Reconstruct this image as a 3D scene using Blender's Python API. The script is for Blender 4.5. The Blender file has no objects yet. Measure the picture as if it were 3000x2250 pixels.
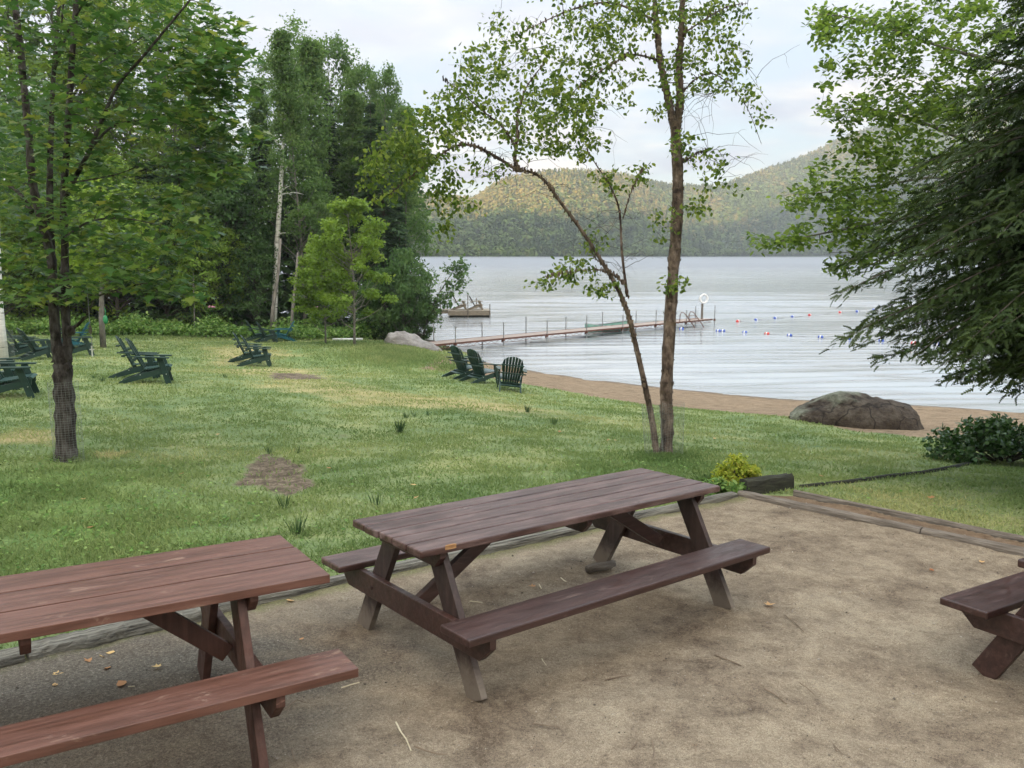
import bpy, math, random
import numpy as np
from mathutils import Vector, Matrix
rad = math.radians; ROCKZ = .15
S = bpy.context.scene
COL = S.collection

# ------------------------------------------------------------------ camera
F = 2443.0; PITCH = math.atan(383 / F); CAM = np.array([0, 0, 2.31])
cd = bpy.data.cameras.new('camera'); cam = bpy.data.objects.new('camera', cd); COL.objects.link(cam)
cam.location = CAM; cam.rotation_euler = (rad(90) - PITCH, 0, 0)
cd.sensor_width = 36; cd.lens = 36 * F / 3000; cd.clip_start = 0.05; cd.clip_end = 6000
S.camera = cam
# ------------------------------------------------------------------ sun and sky
SUN_EL = rad(5.5); SUN_DIR = np.array([-0.35, -0.937])      # horizontal direction towards the sun
sd = bpy.data.lights.new('sun', 'SUN'); sd.energy = 5.0; sd.angle = rad(0.6); sd.color = (1.0, .72, .42)
sun = bpy.data.objects.new('sun', sd); COL.objects.link(sun); sun.location = (-20, -60, 60)
tv = Vector((SUN_DIR[0] * math.cos(SUN_EL), SUN_DIR[1] * math.cos(SUN_EL), math.sin(SUN_EL)))
sun.rotation_euler = tv.to_track_quat('Z', 'Y').to_euler()
W = bpy.data.worlds.new('World'); S.world = W; W.use_nodes = True
nt = W.node_tree; nt.nodes.clear()
def N(nt, t, **k):
    n = nt.nodes.new(t)
    for a, b in k.items():
        if a in n.bl_rna.properties: setattr(n, a, b)
        else: n.inputs[a.replace('_', ' ')].default_value = b
    return n
def lk(nt, a, b): nt.links.new(a, b)
def math_(nt, op, a, b=None, clamp=False):
    n = nt.nodes.new('ShaderNodeMath'); n.operation = op; n.use_clamp = clamp
    for i, v in enumerate((a, b)):
        if v is None: continue
        if isinstance(v, (int, float)): n.inputs[i].default_value = v
        else: lk(nt, v, n.inputs[i])
    return n.outputs[0]
def mixc(nt, f, a, b, mode='MIX'):
    n = nt.nodes.new('ShaderNodeMix'); n.data_type = 'RGBA'; n.blend_type = mode
    for i, v in ((0, f), (6, a), (7, b)):
        if isinstance(v, (int, float)): n.inputs[i].default_value = v
        elif isinstance(v, tuple): n.inputs[i].default_value = (*v, 1) if len(v) == 3 else v
        else: lk(nt, v, n.inputs[i])
    return n.outputs[2]
def ramp(nt, fac, stops, interp='LINEAR'):
    n = nt.nodes.new('ShaderNodeValToRGB'); cr = n.color_ramp; cr.interpolation = interp
    while len(cr.elements) < len(stops): cr.elements.new(.5)
    for e, (p, c) in zip(cr.elements, stops):
        e.position = p; e.color = (*c, 1) if isinstance(c, tuple) else (c, c, c, 1)
    lk(nt, fac, n.inputs[0]); return n.outputs[0]
def noise(nt, vec, scale, detail=4, rough=.55, dist=0):
    n = nt.nodes.new('ShaderNodeTexNoise'); n.inputs['Scale'].default_value = scale
    n.inputs['Detail'].default_value = detail; n.inputs['Roughness'].default_value = rough
    n.inputs['Distortion'].default_value = dist
    if vec is not None: lk(nt, vec, n.inputs['Vector'])
    return n.outputs[0]
sky = nt.nodes.new('ShaderNodeTexSky'); sky.sky_type = 'NISHITA'; sky.sun_disc = False
sky.sun_elevation = SUN_EL; sky.sun_rotation = math.atan2(SUN_DIR[0], SUN_DIR[1]); sky.altitude = 300; sky.air_density = 1.0
tc = nt.nodes.new('ShaderNodeTexCoord')
sep = nt.nodes.new('ShaderNodeSeparateXYZ'); lk(nt, tc.outputs['Generated'], sep.inputs[0])
zc = math_(nt, 'MAXIMUM', sep.outputs[2], 0.0)
zd = math_(nt, 'ADD', zc, 0.10)
cx = math_(nt, 'DIVIDE', sep.outputs[0], zd); cy = math_(nt, 'DIVIDE', sep.outputs[1], zd)
cmb = nt.nodes.new('ShaderNodeCombineXYZ'); lk(nt, cx, cmb.inputs[0]); lk(nt, cy, cmb.inputs[1])
n1 = noise(nt, cmb.outputs[0], 0.9, 8, .55, .3)
n2 = noise(nt, cmb.outputs[0], 0.28, 5, .5, .4)
cm = math_(nt, 'ADD', math_(nt, 'MULTIPLY', n1, .6), math_(nt, 'MULTIPLY', n2, .6))
mask = ramp(nt, cm, [(.55, 0.0), (.61, .5), (.68, 1.0)])
hz = N(nt, 'ShaderNodeMapRange'); lk(nt, zc, hz.inputs[0]); hz.inputs[1].default_value = 0.0; hz.inputs[2].default_value = .16; hz.inputs[3].default_value = .35; hz.inputs[4].default_value = 0.0
mask = math_(nt, 'MAXIMUM', mask, hz.outputs[0])
tone = noise(nt, cmb.outputs[0], 1.6, 6, .6, .2)
cc = ramp(nt, tone, [(.40, (2.75, 2.95, 3.6)), (.5, (3.75, 3.8, 4.1)), (.58, (5.0, 4.75, 4.5))])
skyc = mixc(nt, .62, mixc(nt, 1.0, sky.outputs[0], (1.35, 1.35, 1.35), 'MULTIPLY'), (2.2, 2.85, 4.1))
lw_ = N(nt, 'ShaderNodeMapRange'); lk(nt, zc, lw_.inputs[0]); lw_.inputs[1].default_value = .12; lw_.inputs[2].default_value = .02
cc = mixc(nt, lw_.outputs[0], cc, mixc(nt, 1.0, cc, (1.10, 1.0, .90), 'MULTIPLY'))
allc = mixc(nt, mask, skyc, cc)
zr = N(nt, 'ShaderNodeMapRange', interpolation_type='SMOOTHSTEP'); lk(nt, zc, zr.inputs[0]); zr.inputs[1].default_value = .26; zr.inputs[2].default_value = .62; zr.inputs[3].default_value = 1.0; zr.inputs[4].default_value = 4.3
wt_ = N(nt, 'ShaderNodeMapRange'); lk(nt, zc, wt_.inputs[0]); wt_.inputs[1].default_value = .26; wt_.inputs[2].default_value = .5
allc = mixc(nt, wt_.outputs[0], allc, mixc(nt, 1.0, allc, (1.10, 1.0, .82), 'MULTIPLY'))
ov = nt.nodes.new('ShaderNodeVectorMath'); ov.operation = 'SCALE'; lk(nt, allc, ov.inputs[0]); lk(nt, zr.outputs[0], ov.inputs['Scale'])
bg = nt.nodes.new('ShaderNodeBackground'); bg.inputs[1].default_value = 0.05; lk(nt, ov.outputs[0], bg.inputs[0])
out = nt.nodes.new('ShaderNodeOutputWorld'); lk(nt, bg.outputs[0], out.inputs[0])
vs = S.view_settings; vs.view_transform = 'Standard'; vs.look = 'None'; vs.exposure = 2.2; vs.gamma = 1; vs.use_curve_mapping = False
S.cycles.volume_bounces = 0; S.cycles.max_bounces = 6; S.cycles.transparent_max_bounces = 8
S.cycles.use_denoising = True

# ------------------------------------------------------------------ helpers
fw = np.array([0, math.cos(PITCH), -math.sin(PITCH)]); upv = np.array([0, math.sin(PITCH), math.cos(PITCH)]); rt = np.array([1., 0, 0])
def P(u, v, D):
    return CAM + D * (fw + (u - 1500) / F * rt + (1125 - v) / F * upv)
def Pz(u, v, z):
    d = fw + (u - 1500) / F * rt + (1125 - v) / F * upv
    return CAM + d * ((z - CAM[2]) / d[2])
def tag(o, label=None, cat=None, group=None, kind=None):
    if label: o['label'] = label
    if cat: o['category'] = cat
    if group: o['group'] = group
    if kind: o['kind'] = kind
    return o
def empty(name, loc, rz=0.0, label=None, cat=None, group=None, rot=None):
    o = bpy.data.objects.new(name, None); o.empty_display_size = .2; COL.objects.link(o)
    o.location = tuple(loc); o.rotation_euler = rot if rot else (0, 0, rz)
    return tag(o, label, cat, group)
def link_mesh(me, name, mat, parent=None, smooth=False, bevel=0):
    o = bpy.data.objects.new(name, me); COL.objects.link(o)
    if mat: me.materials.append(mat)
    if parent: o.parent = parent
    if smooth: me.polygons.foreach_set('use_smooth', np.ones(len(me.polygons), bool))
    if bevel:
        b = o.modifiers.new('bevel', 'BEVEL'); b.width = bevel; b.segments = 2; b.limit_method = 'ANGLE'; b.angle_limit = rad(40)
    return o
class MB:
    def __init__(s): s.v = []; s.f = []
    def add(s, V, Fs):
        b = len(s.v); s.v += [tuple(map(float, p)) for p in V]; s.f += [tuple(i + b for i in f) for f in Fs]; return s
    def box(s, c, sz, R=None):
        hx, hy, hz = sz[0] / 2, sz[1] / 2, sz[2] / 2
        V = np.array([(x, y, z) for x in (-hx, hx) for y in (-hy, hy) for z in (-hz, hz)])
        if R is not None: V = V @ np.array(R).T
        return s.add(V + np.array(c), [(0, 1, 3, 2), (4, 6, 7, 5), (0, 4, 5, 1), (2, 3, 7, 6), (0, 2, 6, 4), (1, 5, 7, 3)])
    def board(s, a, b, w, t, side=(0, 1, 0)):
        """board from a to b; t = thickness along 'side', w across"""
        a = np.array(a, float); b = np.array(b, float); x = b - a; L = np.linalg.norm(x); x /= L
        y = np.array(side, float); y -= y.dot(x) * x; y /= np.linalg.norm(y); z = np.cross(x, y)
        return s.box((a + b) / 2, (L, t, w), np.stack([x, y, z], 1))
    def prism(s, poly, h0, h1, axis=2, R=None, off=(0, 0, 0)):
        n = len(poly); V = []
        for h in (h0, h1):
            for p in poly:
                q = [p[0], p[1]]; q.insert(axis, h); V.append(q)
        V = np.array(V, float)
        if R is not None: V = V @ np.array(R).T
        Fs = [tuple(range(n))[::-1], tuple(range(n, 2 * n))] + [(i, (i + 1) % n, n + (i + 1) % n, n + i) for i in range(n)]
        return s.add(V + np.array(off), Fs)
    def tube(s, pts, rads, n=8, cap=True, noise_=0, rng=None):
        pts = [np.array(p, float) for p in pts]; m = len(pts)
        if isinstance(rads, (int, float)): rads = [rads] * m
        V = []; prev = None
        for i, p in enumerate(pts):
            d = pts[min(i + 1, m - 1)] - pts[max(i - 1, 0)]; d = d / (np.linalg.norm(d) + 1e-9)
            if prev is None:
                a = np.array([1., 0, 0]) if abs(d[0]) < .8 else np.array([0, 1., 0])
            else: a = prev
            a = a - a.dot(d) * d; a /= np.linalg.norm(a) + 1e-9; prev = a; b = np.cross(d, a)
            for k in range(n):
                t = 2 * math.pi * k / n; r = rads[i] * (1 + (rng.uniform(-noise_, noise_) if rng else 0))
                V.append(p + r * (math.cos(t) * a + math.sin(t) * b))
        Fs = [(i * n + k, i * n + (k + 1) % n, (i + 1) * n + (k + 1) % n, (i + 1) * n + k) for i in range(m - 1) for k in range(n)]
        if cap: Fs += [tuple(range(n))[::-1], tuple(range((m - 1) * n, m * n))]
        return s.add(V, Fs)
    def build(s, name, mat, parent=None, smooth=False, bevel=0, label=None):
        me = bpy.data.meshes.new(name); me.from_pydata(s.v, [], s.f); me.validate(); me.update()
        o = link_mesh(me, name, mat, parent, smooth, bevel)
        if label: o['label'] = label
        return o
def np_mesh(name, V, loops, starts, rnd=None, attrs=None):
    me = bpy.data.meshes.new(name)
    me.vertices.add(len(V)); me.vertices.foreach_set('co', np.ascontiguousarray(V, dtype=np.float32).ravel())
    me.loops.add(len(loops)); me.loops.foreach_set('vertex_index', np.ascontiguousarray(loops, dtype=np.int32))
    me.polygons.add(len(starts)); me.polygons.foreach_set('loop_start', np.ascontiguousarray(starts, dtype=np.int32))
    if rnd is not None:
        a = me.attributes.new('rnd', 'FLOAT', 'FACE'); a.data.foreach_set('value', np.ascontiguousarray(rnd, dtype=np.float32))
    for k, v in (attrs or {}).items():
        a = me.attributes.new(k, 'FLOAT', 'POINT'); a.data.foreach_set('value', np.ascontiguousarray(v, dtype=np.float32))
    me.update(calc_edges=True); return me
def copy_tree(o, parent=None):
    c = o.copy(); COL.objects.link(c); c.parent = parent
    for ch in list(o.children): copy_tree(ch, c)
    return c

# ------------------------------------------------------------------ materials
def mat_new(name):
    m = bpy.data.materials.new(name); m.use_nodes = True; nt = m.node_tree; nt.nodes.clear()
    o = nt.nodes.new('ShaderNodeOutputMaterial'); p = nt.nodes.new('ShaderNodeBsdfPrincipled')
    lk(nt, p.outputs[0], o.inputs[0]); return m, nt, p, o
def coords(nt, kind='Object', scale=(1, 1, 1)):
    tc = nt.nodes.new('ShaderNodeTexCoord'); mp = nt.nodes.new('ShaderNodeMapping'); mp.inputs['Scale'].default_value = scale
    lk(nt, tc.outputs[kind], mp.inputs[0]); return mp.outputs[0]
def bump(nt, p, h, strength=.3, dist=.01):
    b = nt.nodes.new('ShaderNodeBump'); b.inputs['Strength'].default_value = strength; b.inputs['Distance'].default_value = dist
    lk(nt, h, b.inputs['Height']); lk(nt, b.outputs[0], p.inputs['Normal']); return b
def noisy(name, stops, scale=5, rough=.7, stretch=(1, 1, 1), detail=6, bstr=.3, bdist=.01, bscale=None, spec=.3, metal=0):
    m, nt, p, o = mat_new(name); c = coords(nt, 'Object', stretch)
    n = noise(nt, c, scale, detail, .6); lk(nt, ramp(nt, n, stops), p.inputs['Base Color'])
    n2 = noise(nt, c, bscale or scale * 4, 5, .65); bump(nt, p, n2, bstr, bdist)
    p.inputs['Roughness'].default_value = rough; p.inputs['Specular IOR Level'].default_value = spec; p.inputs['Metallic'].default_value = metal
    return m
def leafmat(name, stops, trans=.35, rough=.5, patch=None, spec=.14):
    m, nt, p, o = mat_new(name)
    at = nt.nodes.new('ShaderNodeAttribute'); at.attribute_name = 'rnd'
    fac = at.outputs['Fac']
    if patch:
        n = noise(nt, coords(nt, 'Object'), patch, 3, .5)
        fac = math_(nt, 'ADD', math_(nt, 'MULTIPLY', fac, .55), math_(nt, 'MULTIPLY', math_(nt, 'SUBTRACT', n, .28), 1.0), True)
    c = ramp(nt, fac, stops); lk(nt, c, p.inputs['Base Color'])
    p.inputs['Roughness'].default_value = rough; p.inputs['Specular IOR Level'].default_value = spec
    t = nt.nodes.new('ShaderNodeBsdfTranslucent'); hs = nt.nodes.new('ShaderNodeHueSaturation')
    hs.inputs['Hue'].default_value = .485; hs.inputs['Saturation'].default_value = 1.1; hs.inputs['Value'].default_value = 1.5
    lk(nt, c, hs.inputs['Color']); lk(nt, hs.outputs[0], t.inputs[0])
    mx = nt.nodes.new('ShaderNodeMixShader'); mx.inputs[0].default_value = trans
    lk(nt, p.outputs[0], mx.inputs[1]); lk(nt, t.outputs[0], mx.inputs[2]); lk(nt, mx.outputs[0], o.inputs[0])
    return m
def painted_wood(name, cols, wear=None, wearcol=(.3, .27, .24), rough=.5, wthr=(.62, .68), grain=(1, 14, 14), wscale=3.0, foot=False):
    m, nt, p, o = mat_new(name); c = coords(nt, 'Object', grain)
    g = noise(nt, c, 2.2, 7, .65); base = ramp(nt, g, [(.36, cols[0]), (.5, cols[1]), (.64, cols[2])])
    c2 = coords(nt, 'Object', (1, 3, 3)); w = noise(nt, c2, wscale, 8, .7, .5)
    wm = ramp(nt, w, [(wthr[0], 0.0), (wthr[1], 1.0)])
    if foot:
        sp = nt.nodes.new('ShaderNodeSeparateXYZ'); tcn = nt.nodes.new('ShaderNodeTexCoord'); lk(nt, tcn.outputs['Object'], sp.inputs[0])
        mr = N(nt, 'ShaderNodeMapRange'); lk(nt, math_(nt, 'ADD', sp.outputs[2], math_(nt, 'MULTIPLY', w, .25)), mr.inputs[0])
        mr.inputs[1].default_value = .20; mr.inputs[2].default_value = .34; mr.inputs[3].default_value = .9; mr.inputs[4].default_value = 0
        wm = math_(nt, 'MAXIMUM', wm, mr.outputs[0])
    if wear: base = mixc(nt, wm, base, wearcol)
    lk(nt, base, p.inputs['Base Color'])
    rr = ramp(nt, w, [(.3, rough - .12), (.7, min(1, rough + .2))]); lk(nt, rr, p.inputs['Roughness'])
    p.inputs['Specular IOR Level'].default_value = .5
    bump(nt, p, math_(nt, 'ADD', g, math_(nt, 'MULTIPLY', w, .5)), .6, .005)
    return m
M = {}
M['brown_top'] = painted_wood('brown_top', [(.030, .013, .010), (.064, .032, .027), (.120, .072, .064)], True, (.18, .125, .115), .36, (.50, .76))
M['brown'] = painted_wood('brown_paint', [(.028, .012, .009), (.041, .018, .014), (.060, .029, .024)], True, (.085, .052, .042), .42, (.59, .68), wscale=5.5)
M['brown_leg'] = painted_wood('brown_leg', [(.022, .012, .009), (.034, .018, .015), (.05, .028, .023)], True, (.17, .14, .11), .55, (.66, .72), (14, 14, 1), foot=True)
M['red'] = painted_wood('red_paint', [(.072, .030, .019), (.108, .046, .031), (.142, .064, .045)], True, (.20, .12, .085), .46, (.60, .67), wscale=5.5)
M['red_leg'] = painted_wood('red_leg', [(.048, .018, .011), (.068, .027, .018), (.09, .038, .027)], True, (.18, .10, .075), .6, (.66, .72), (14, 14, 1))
M['raw_wood'] = noisy('raw_wood', [(.35, (.16, .07, .03)), (.6, (.42, .24, .11))], 8, .8, (1, 8, 8))
M['timber'] = noisy('weathered_timber', [(.36, (.05, .046, .038)), (.46, (.16, .15, .125)), (.55, (.24, .23, .195)), (.68, (.36, .345, .30))], 3, .85, (.8, 16, 16), bstr=1, bdist=.03)
M['timber_brown'] = noisy('brown_timber', [(.3, (.09, .075, .058)), (.5, (.17, .145, .12)), (.7, (.27, .24, .2))], 3, .85, (1.2, 12, 12), bstr=.9, bdist=.02)
M['timber_dark'] = noisy('mossy_timber', [(.3, (.012, .013, .010)), (.5, (.035, .036, .026)), (.7, (.06, .065, .042))], 4, .85, (1.2, 8, 8), bstr=.8, bdist=.02)
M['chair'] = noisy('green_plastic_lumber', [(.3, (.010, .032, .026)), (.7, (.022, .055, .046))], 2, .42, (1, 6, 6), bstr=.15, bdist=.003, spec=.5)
M['chair_lit'] = noisy('green_slats_lit', [(.3, (.022, .06, .055)), (.7, (.04, .09, .085))], 2, .32, (1, 6, 6), bstr=.15, bdist=.003, spec=.6)  # same chair green made paler, with light on the seat painted in
M['teal'] = noisy('teal_plastic_lumber', [(.3, (.010, .085, .12)), (.7, (.02, .13, .17))], 2, .45, (1, 6, 6), bstr=.15, bdist=.003, spec=.5)
M['old_wood'] = noisy('old_grey_wood', [(.3, (.16, .13, .09)), (.7, (.34, .30, .24))], 3, .85, (1, 8, 8))
M['mossy_wood'] = noisy('mossy_brown_wood', [(.3, (.035, .028, .014)), (.7, (.10, .08, .04))], 3, .85, (1, 8, 8))
M['steel'] = noisy('galvanised_steel', [(.3, (.18, .19, .19)), (.7, (.33, .34, .35))], 6, .5, metal=.3)
M['wire'] = noisy('wire_mesh', [(.3, (.16, .18, .17)), (.7, (.28, .31, .29))], 6, .6)
M['rust'] = noisy('rusty_red_frame', [(.3, (.085, .038, .026)), (.7, (.16, .075, .055))], 4, .7)
M['deck'] = noisy('dock_deck', [(.3, (.25, .20, .17)), (.7, (.38, .31, .27))], 3, .8, (1, 6, 6))
M['white'] = noisy('white_plastic', [(.3, (.7, .7, .7)), (.7, (.82, .82, .82))], 4, .5, bstr=.05)
M['white_trim'] = noisy('white_painted_pipe', [(.3, (.55, .55, .52)), (.7, (.78, .78, .76))], 4, .6)
M['blue'] = noisy('blue_plastic', [(.3, (.03, .07, .35)), (.7, (.05, .11, .45))], 4, .4, bstr=.05)
M['redp'] = noisy('red_plastic', [(.3, (.5, .035, .03)), (.7, (.62, .06, .05))], 4, .4, bstr=.05)
M['float_grey'] = noisy('grey_float_side', [(.3, (.12, .12, .125)), (.7, (.2, .2, .21))], 3, .7)
M['hull'] = noisy('green_hull', [(.3, (.10, .22, .18)), (.7, (.17, .32, .27))], 3, .4)
M['bolt'] = noisy('bolt_metal', [(.3, (.5, .5, .5)), (.7, (.7, .7, .7))], 3, .3, metal=.6)
M['greenlamp'] = noisy('green_glass', [(.3, (.02, .20, .07)), (.7, (.06, .30, .13))], 6, .25)
M['rope'] = noisy('rope', [(.3, (.2, .2, .22)), (.7, (.35, .35, .36))], 6, .8)
M['twig'] = noisy('dry_twig', [(.3, (.10, .07, .05)), (.7, (.22, .17, .12))], 9, .85)
M['straw'] = noisy('pale_straw', [(.3, (.42, .36, .24)), (.7, (.6, .54, .4))], 9, .85)
M['bark_maple'] = noisy('maple_bark', [(.36, (.018, .013, .010)), (.5, (.06, .049, .042)), (.66, (.125, .115, .105))], 5, .9, (3, 3, 1), bstr=1, bdist=.03)
M['bark_dark'] = noisy('dark_bark', [(.3, (.04, .032, .026)), (.7, (.13, .11, .09))], 4, .9, (3, 3, .8), bstr=1, bdist=.03)
M['bark_grey'] = noisy('grey_bark', [(.3, (.10, .09, .08)), (.7, (.26, .24, .21))], 4, .9, (2, 2, .8), bstr=.8, bdist=.02)
M['bark_twig'] = noisy('twig_bark', [(.3, (.05, .042, .034)), (.7, (.11, .095, .08))], 6, .9)
M['bark_river'] = noisy('river_birch_bark', [(.34, (.03, .02, .015)), (.45, (.085, .06, .045)), (.56, (.16, .12, .092)), (.70, (.29, .225, .18))], 5, .85, (2.2, 2.2, 1), bstr=1, bdist=.04, bscale=11)
M['bark_flake'] = noisy('peeling_bark', [(.3, (.05, .035, .027)), (.7, (.26, .19, .145))], 5, .8)
m_, nt_, p_, o_ = mat_new('white_birch_bark'); c_ = coords(nt_, 'Object', (1, 1, 7))
wb = noise(nt_, c_, 1.6, 5, .65); lk(nt_, ramp(nt_, wb, [(.34, (.07, .06, .05)), (.39, (.5, .48, .44)), (.7, (.74, .72, .68))]), p_.inputs['Base Color']); p_.inputs['Roughness'].default_value = .7
M['bark_birch'] = m_
M['leaf_maple'] = leafmat('maple_leaf', [(0, (.036, .088, .026)), (.5, (.066, .142, .036)), (.85, (.12, .20, .048)), (1, (.22, .26, .06))], .42, .42, None, .25)
M['leaf_birch'] = leafmat('birch_leaf', [(0, (.05, .095, .022)), (.6, (.12, .185, .038)), (1, (.24, .30, .07))], .5, .45)
M['leaf_over'] = leafmat('beech_leaf', [(0, (.06, .11, .028)), (.5, (.125, .205, .045)), (1, (.21, .30, .07))], .58, .45)
M['needle_near'] = leafmat('hemlock_needles', [(0, (.012, .023, .007)), (.6, (.028, .050, .012)), (1, (.068, .098, .024))], .2, .55)
M['leaf_dark'] = leafmat('dark_needles', [(0, (.020, .045, .018)), (.6, (.048, .09, .035)), (1, (.10, .155, .06))], .22, .6, .25)
M['leaf_mid'] = leafmat('mid_green_leaf', [(0, (.045, .095, .032)), (.6, (.085, .155, .05)), (1, (.15, .22, .075))], .4, .55, .25)
M['leaf_pale'] = leafmat('pale_green_leaf', [(0, (.065, .125, .04)), (.6, (.115, .195, .06)), (1, (.21, .28, .10))], .48, .55, .3)
M['leaf_light'] = leafmat('light_green_leaf', [(0, (.10, .18, .03)), (.6, (.19, .29, .055)), (1, (.32, .39, .10))], .4, .5, .6)
M['leaf_shrub'] = leafmat('rhododendron_leaf', [(0, (.022, .055, .014)), (.6, (.042, .098, .022)), (1, (.09, .16, .05))], .15, .35, None, .3)
M['leaf_gold'] = leafmat('golden_shrub_leaf', [(0, (.13, .20, .02)), (.6, (.30, .36, .045)), (1, (.5, .48, .09))], .3, .5)
M['leaf_weed'] = leafmat('weed_leaf', [(0, (.07, .15, .035)), (.6, (.14, .25, .06)), (1, (.26, .36, .12))], .35, .5)
M['petal'] = noisy('pink_petal', [(.3, (.5, .2, .3)), (.7, (.65, .35, .42))], 5, .7)
M['grass'] = leafmat('grass_blade', [(0, (.060, .124, .038)), (.35, (.138, .208, .074)), (.65, (.238, .298, .118)), (1, (.46, .42, .21))], .30, .6, .35, .12)
M['rush'] = leafmat('rush_blade', [(0, (.05, .10, .04)), (1, (.13, .20, .08))], .2, .5)
M['dead_leaf'] = leafmat('dead_leaf', [(0, (.30, .12, .05)), (.5, (.45, .25, .12)), (1, (.62, .45, .2))], .2, .6)
m_, nt_, p_, o_ = mat_new('boulder_rock'); c_ = coords(nt_, 'Object'); r1_ = noise(nt_, c_, 1.3, 10, .65, .4); r2_ = noise(nt_, c_, 9, 8, .7)
rb0 = ramp(nt_, math_(nt_, 'ADD', math_(nt_, 'MULTIPLY', r1_, .6), math_(nt_, 'MULTIPLY', r2_, .4)), [(.36, (.022, .017, .013)), (.48, (.065, .05, .038)), (.6, (.12, .10, .078))])
li_ = ramp(nt_, r2_, [(.35, (.10, .11, .08)), (.65, (.26, .28, .22))]); sp_n = nt_.nodes.new('ShaderNodeSeparateXYZ'); tcn_ = nt_.nodes.new('ShaderNodeTexCoord'); lk(nt_, tcn_.outputs['Object'], sp_n.inputs[0])
lm_ = math_(nt_, 'ADD', math_(nt_, 'MULTIPLY', sp_n.outputs[2], 1.4), math_(nt_, 'ADD', math_(nt_, 'MULTIPLY', sp_n.outputs[0], -.55), math_(nt_, 'MULTIPLY', r1_, 1.6)))
vr_ = nt_.nodes.new('ShaderNodeTexVoronoi'); vr_.feature = 'DISTANCE_TO_EDGE'; vr_.inputs['Scale'].default_value = 1.1; wv_ = nt_.nodes.new('ShaderNodeVectorMath'); wv_.operation = 'MULTIPLY_ADD'; nc_ = nt_.nodes.new('ShaderNodeTexNoise'); nc_.inputs['Scale'].default_value = 2.2; lk(nt_, c_, nc_.inputs['Vector']); lk(nt_, nc_.outputs['Color'], wv_.inputs[0]); wv_.inputs[1].default_value = (.7, .7, .7); lk(nt_, c_, wv_.inputs[2]); lk(nt_, wv_.outputs[0], vr_.inputs['Vector'])
crk_ = ramp(nt_, vr_.outputs['Distance'], [(0, .25), (.035, 1.0)]); rb0 = mixc(nt_, 1.0, rb0, crk_, 'MULTIPLY')
lk(nt_, mixc(nt_, ramp(nt_, math_(nt_, 'ADD', lm_, ROCKZ), [(.0, 0.0), (.22, .85)]), rb0, li_), p_.inputs['Base Color']); p_.inputs['Roughness'].default_value = .92; p_.inputs['Specular IOR Level'].default_value = .2
bump(nt_, p_, math_(nt_, 'ADD', math_(nt_, 'MULTIPLY', r1_, 2), r2_), 1.0, .07); M['rock'] = m_
M['rock_grey'] = noisy('grey_rock', [(.3, (.12, .11, .10)), (.5, (.24, .225, .21)), (.7, (.38, .36, .34))], 1.5, .9, (1, 1, 2), detail=9, bstr=1, bdist=.06, bscale=6)

# ------------------------------------------------------------------ terrain
WZ = -2.29; HAZE = .00038; ROCKZ = .15
def patio_z(x, y): return -.0115 * (x - .25) - .0444 * (y - 5.05)
def Ppat(u, v, dz=0):
    p = Pz(u, v, 0)
    for _ in range(8): p = Pz(u, v, patio_z(p[0], p[1]) + dz)
    return p
shore_px = [(3900, 1236), (3400, 1217), (3000, 1204), (2678, 1188), (2271, 1168), (2000, 1141), (1859, 1127), (1678, 1103), (1534, 1083), (1434, 1057), (1335, 1023), (1275, 1000)]
shore = [Pz(u, v, WZ)[:2] for u, v in shore_px]
shore = [np.array([60, 15.]), np.array([32, 19.])] + shore + [np.array(p, float) for p in [(-5.5, 49), (-10, 56), (-22, 66), (-50, 82), (-120, 110), (-400, 180), (-1500, 300)]]
shore = np.array(shore)
def seg_d(x, y, poly, closed=False):
    x = np.asarray(x, float); y = np.asarray(y, float); best = np.full(x.shape, 1e9)
    n = len(poly) - (0 if closed else 1)
    for i in range(n):
        a = poly[i]; b = poly[(i + 1) % len(poly)]; d = b - a; L2 = d.dot(d)
        t = np.clip(((x - a[0]) * d[0] + (y - a[1]) * d[1]) / L2, 0, 1)
        best = np.minimum(best, np.hypot(x - a[0] - t * d[0], y - a[1] - t * d[1]))
    return best
def inside(x, y, poly):
    x = np.asarray(x, float); y = np.asarray(y, float); c = np.zeros(x.shape, bool); n = len(poly)
    for i in range(n):
        x1, y1 = poly[i]; x2, y2 = poly[(i + 1) % n]
        with np.errstate(divide='ignore', invalid='ignore'):
            hit = ((y1 > y) != (y2 > y)) & (x < (x2 - x1) * (y - y1) / (y2 - y1 + 1e-12) + x1)
        c ^= hit
    return c
lake_poly = np.vstack([shore, [(-1500, 3000), (4000, 3000), (4000, -400), (300, -20)]])
# patio outline (top faces of the timbers)
pa = Ppat(-600, 2060)[:2]; pb = Ppat(980, 1712)[:2]; pc = Ppat(2160, 1452)[:2]; pd_ = Ppat(3000, 1625)[:2]
pe = Ppat(2325, 1452)[:2]; pf = Ppat(3000, 1592)[:2]
dcd = (pd_ - pc); dcd /= np.linalg.norm(dcd); deef = (pf - pe); deef /= np.linalg.norm(deef)
pd2 = pc + dcd * 12; pf2 = pe + deef * 12
dab = (pb - pc); dab /= np.linalg.norm(dab)
patio_poly = np.array([pb + dab * 8, pb, pc, pe, pf2, pf2 + np.array([2, -9]), (-9, -6)])
ctrl = []
for q in [pb + dab * 6, pb + dab * 3, pb, (pb + pc) / 2, pc, pe, pe + deef * 2, pe + deef * 4, pe + deef * 8]:
    ctrl.append((q[0], q[1], patio_z(*q) + .01))
for q in [(-8, -4), (8, -4), (0, 0), (6, 2), (-4, 2)]: ctrl.append((q[0], q[1], patio_z(*q)))
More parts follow.
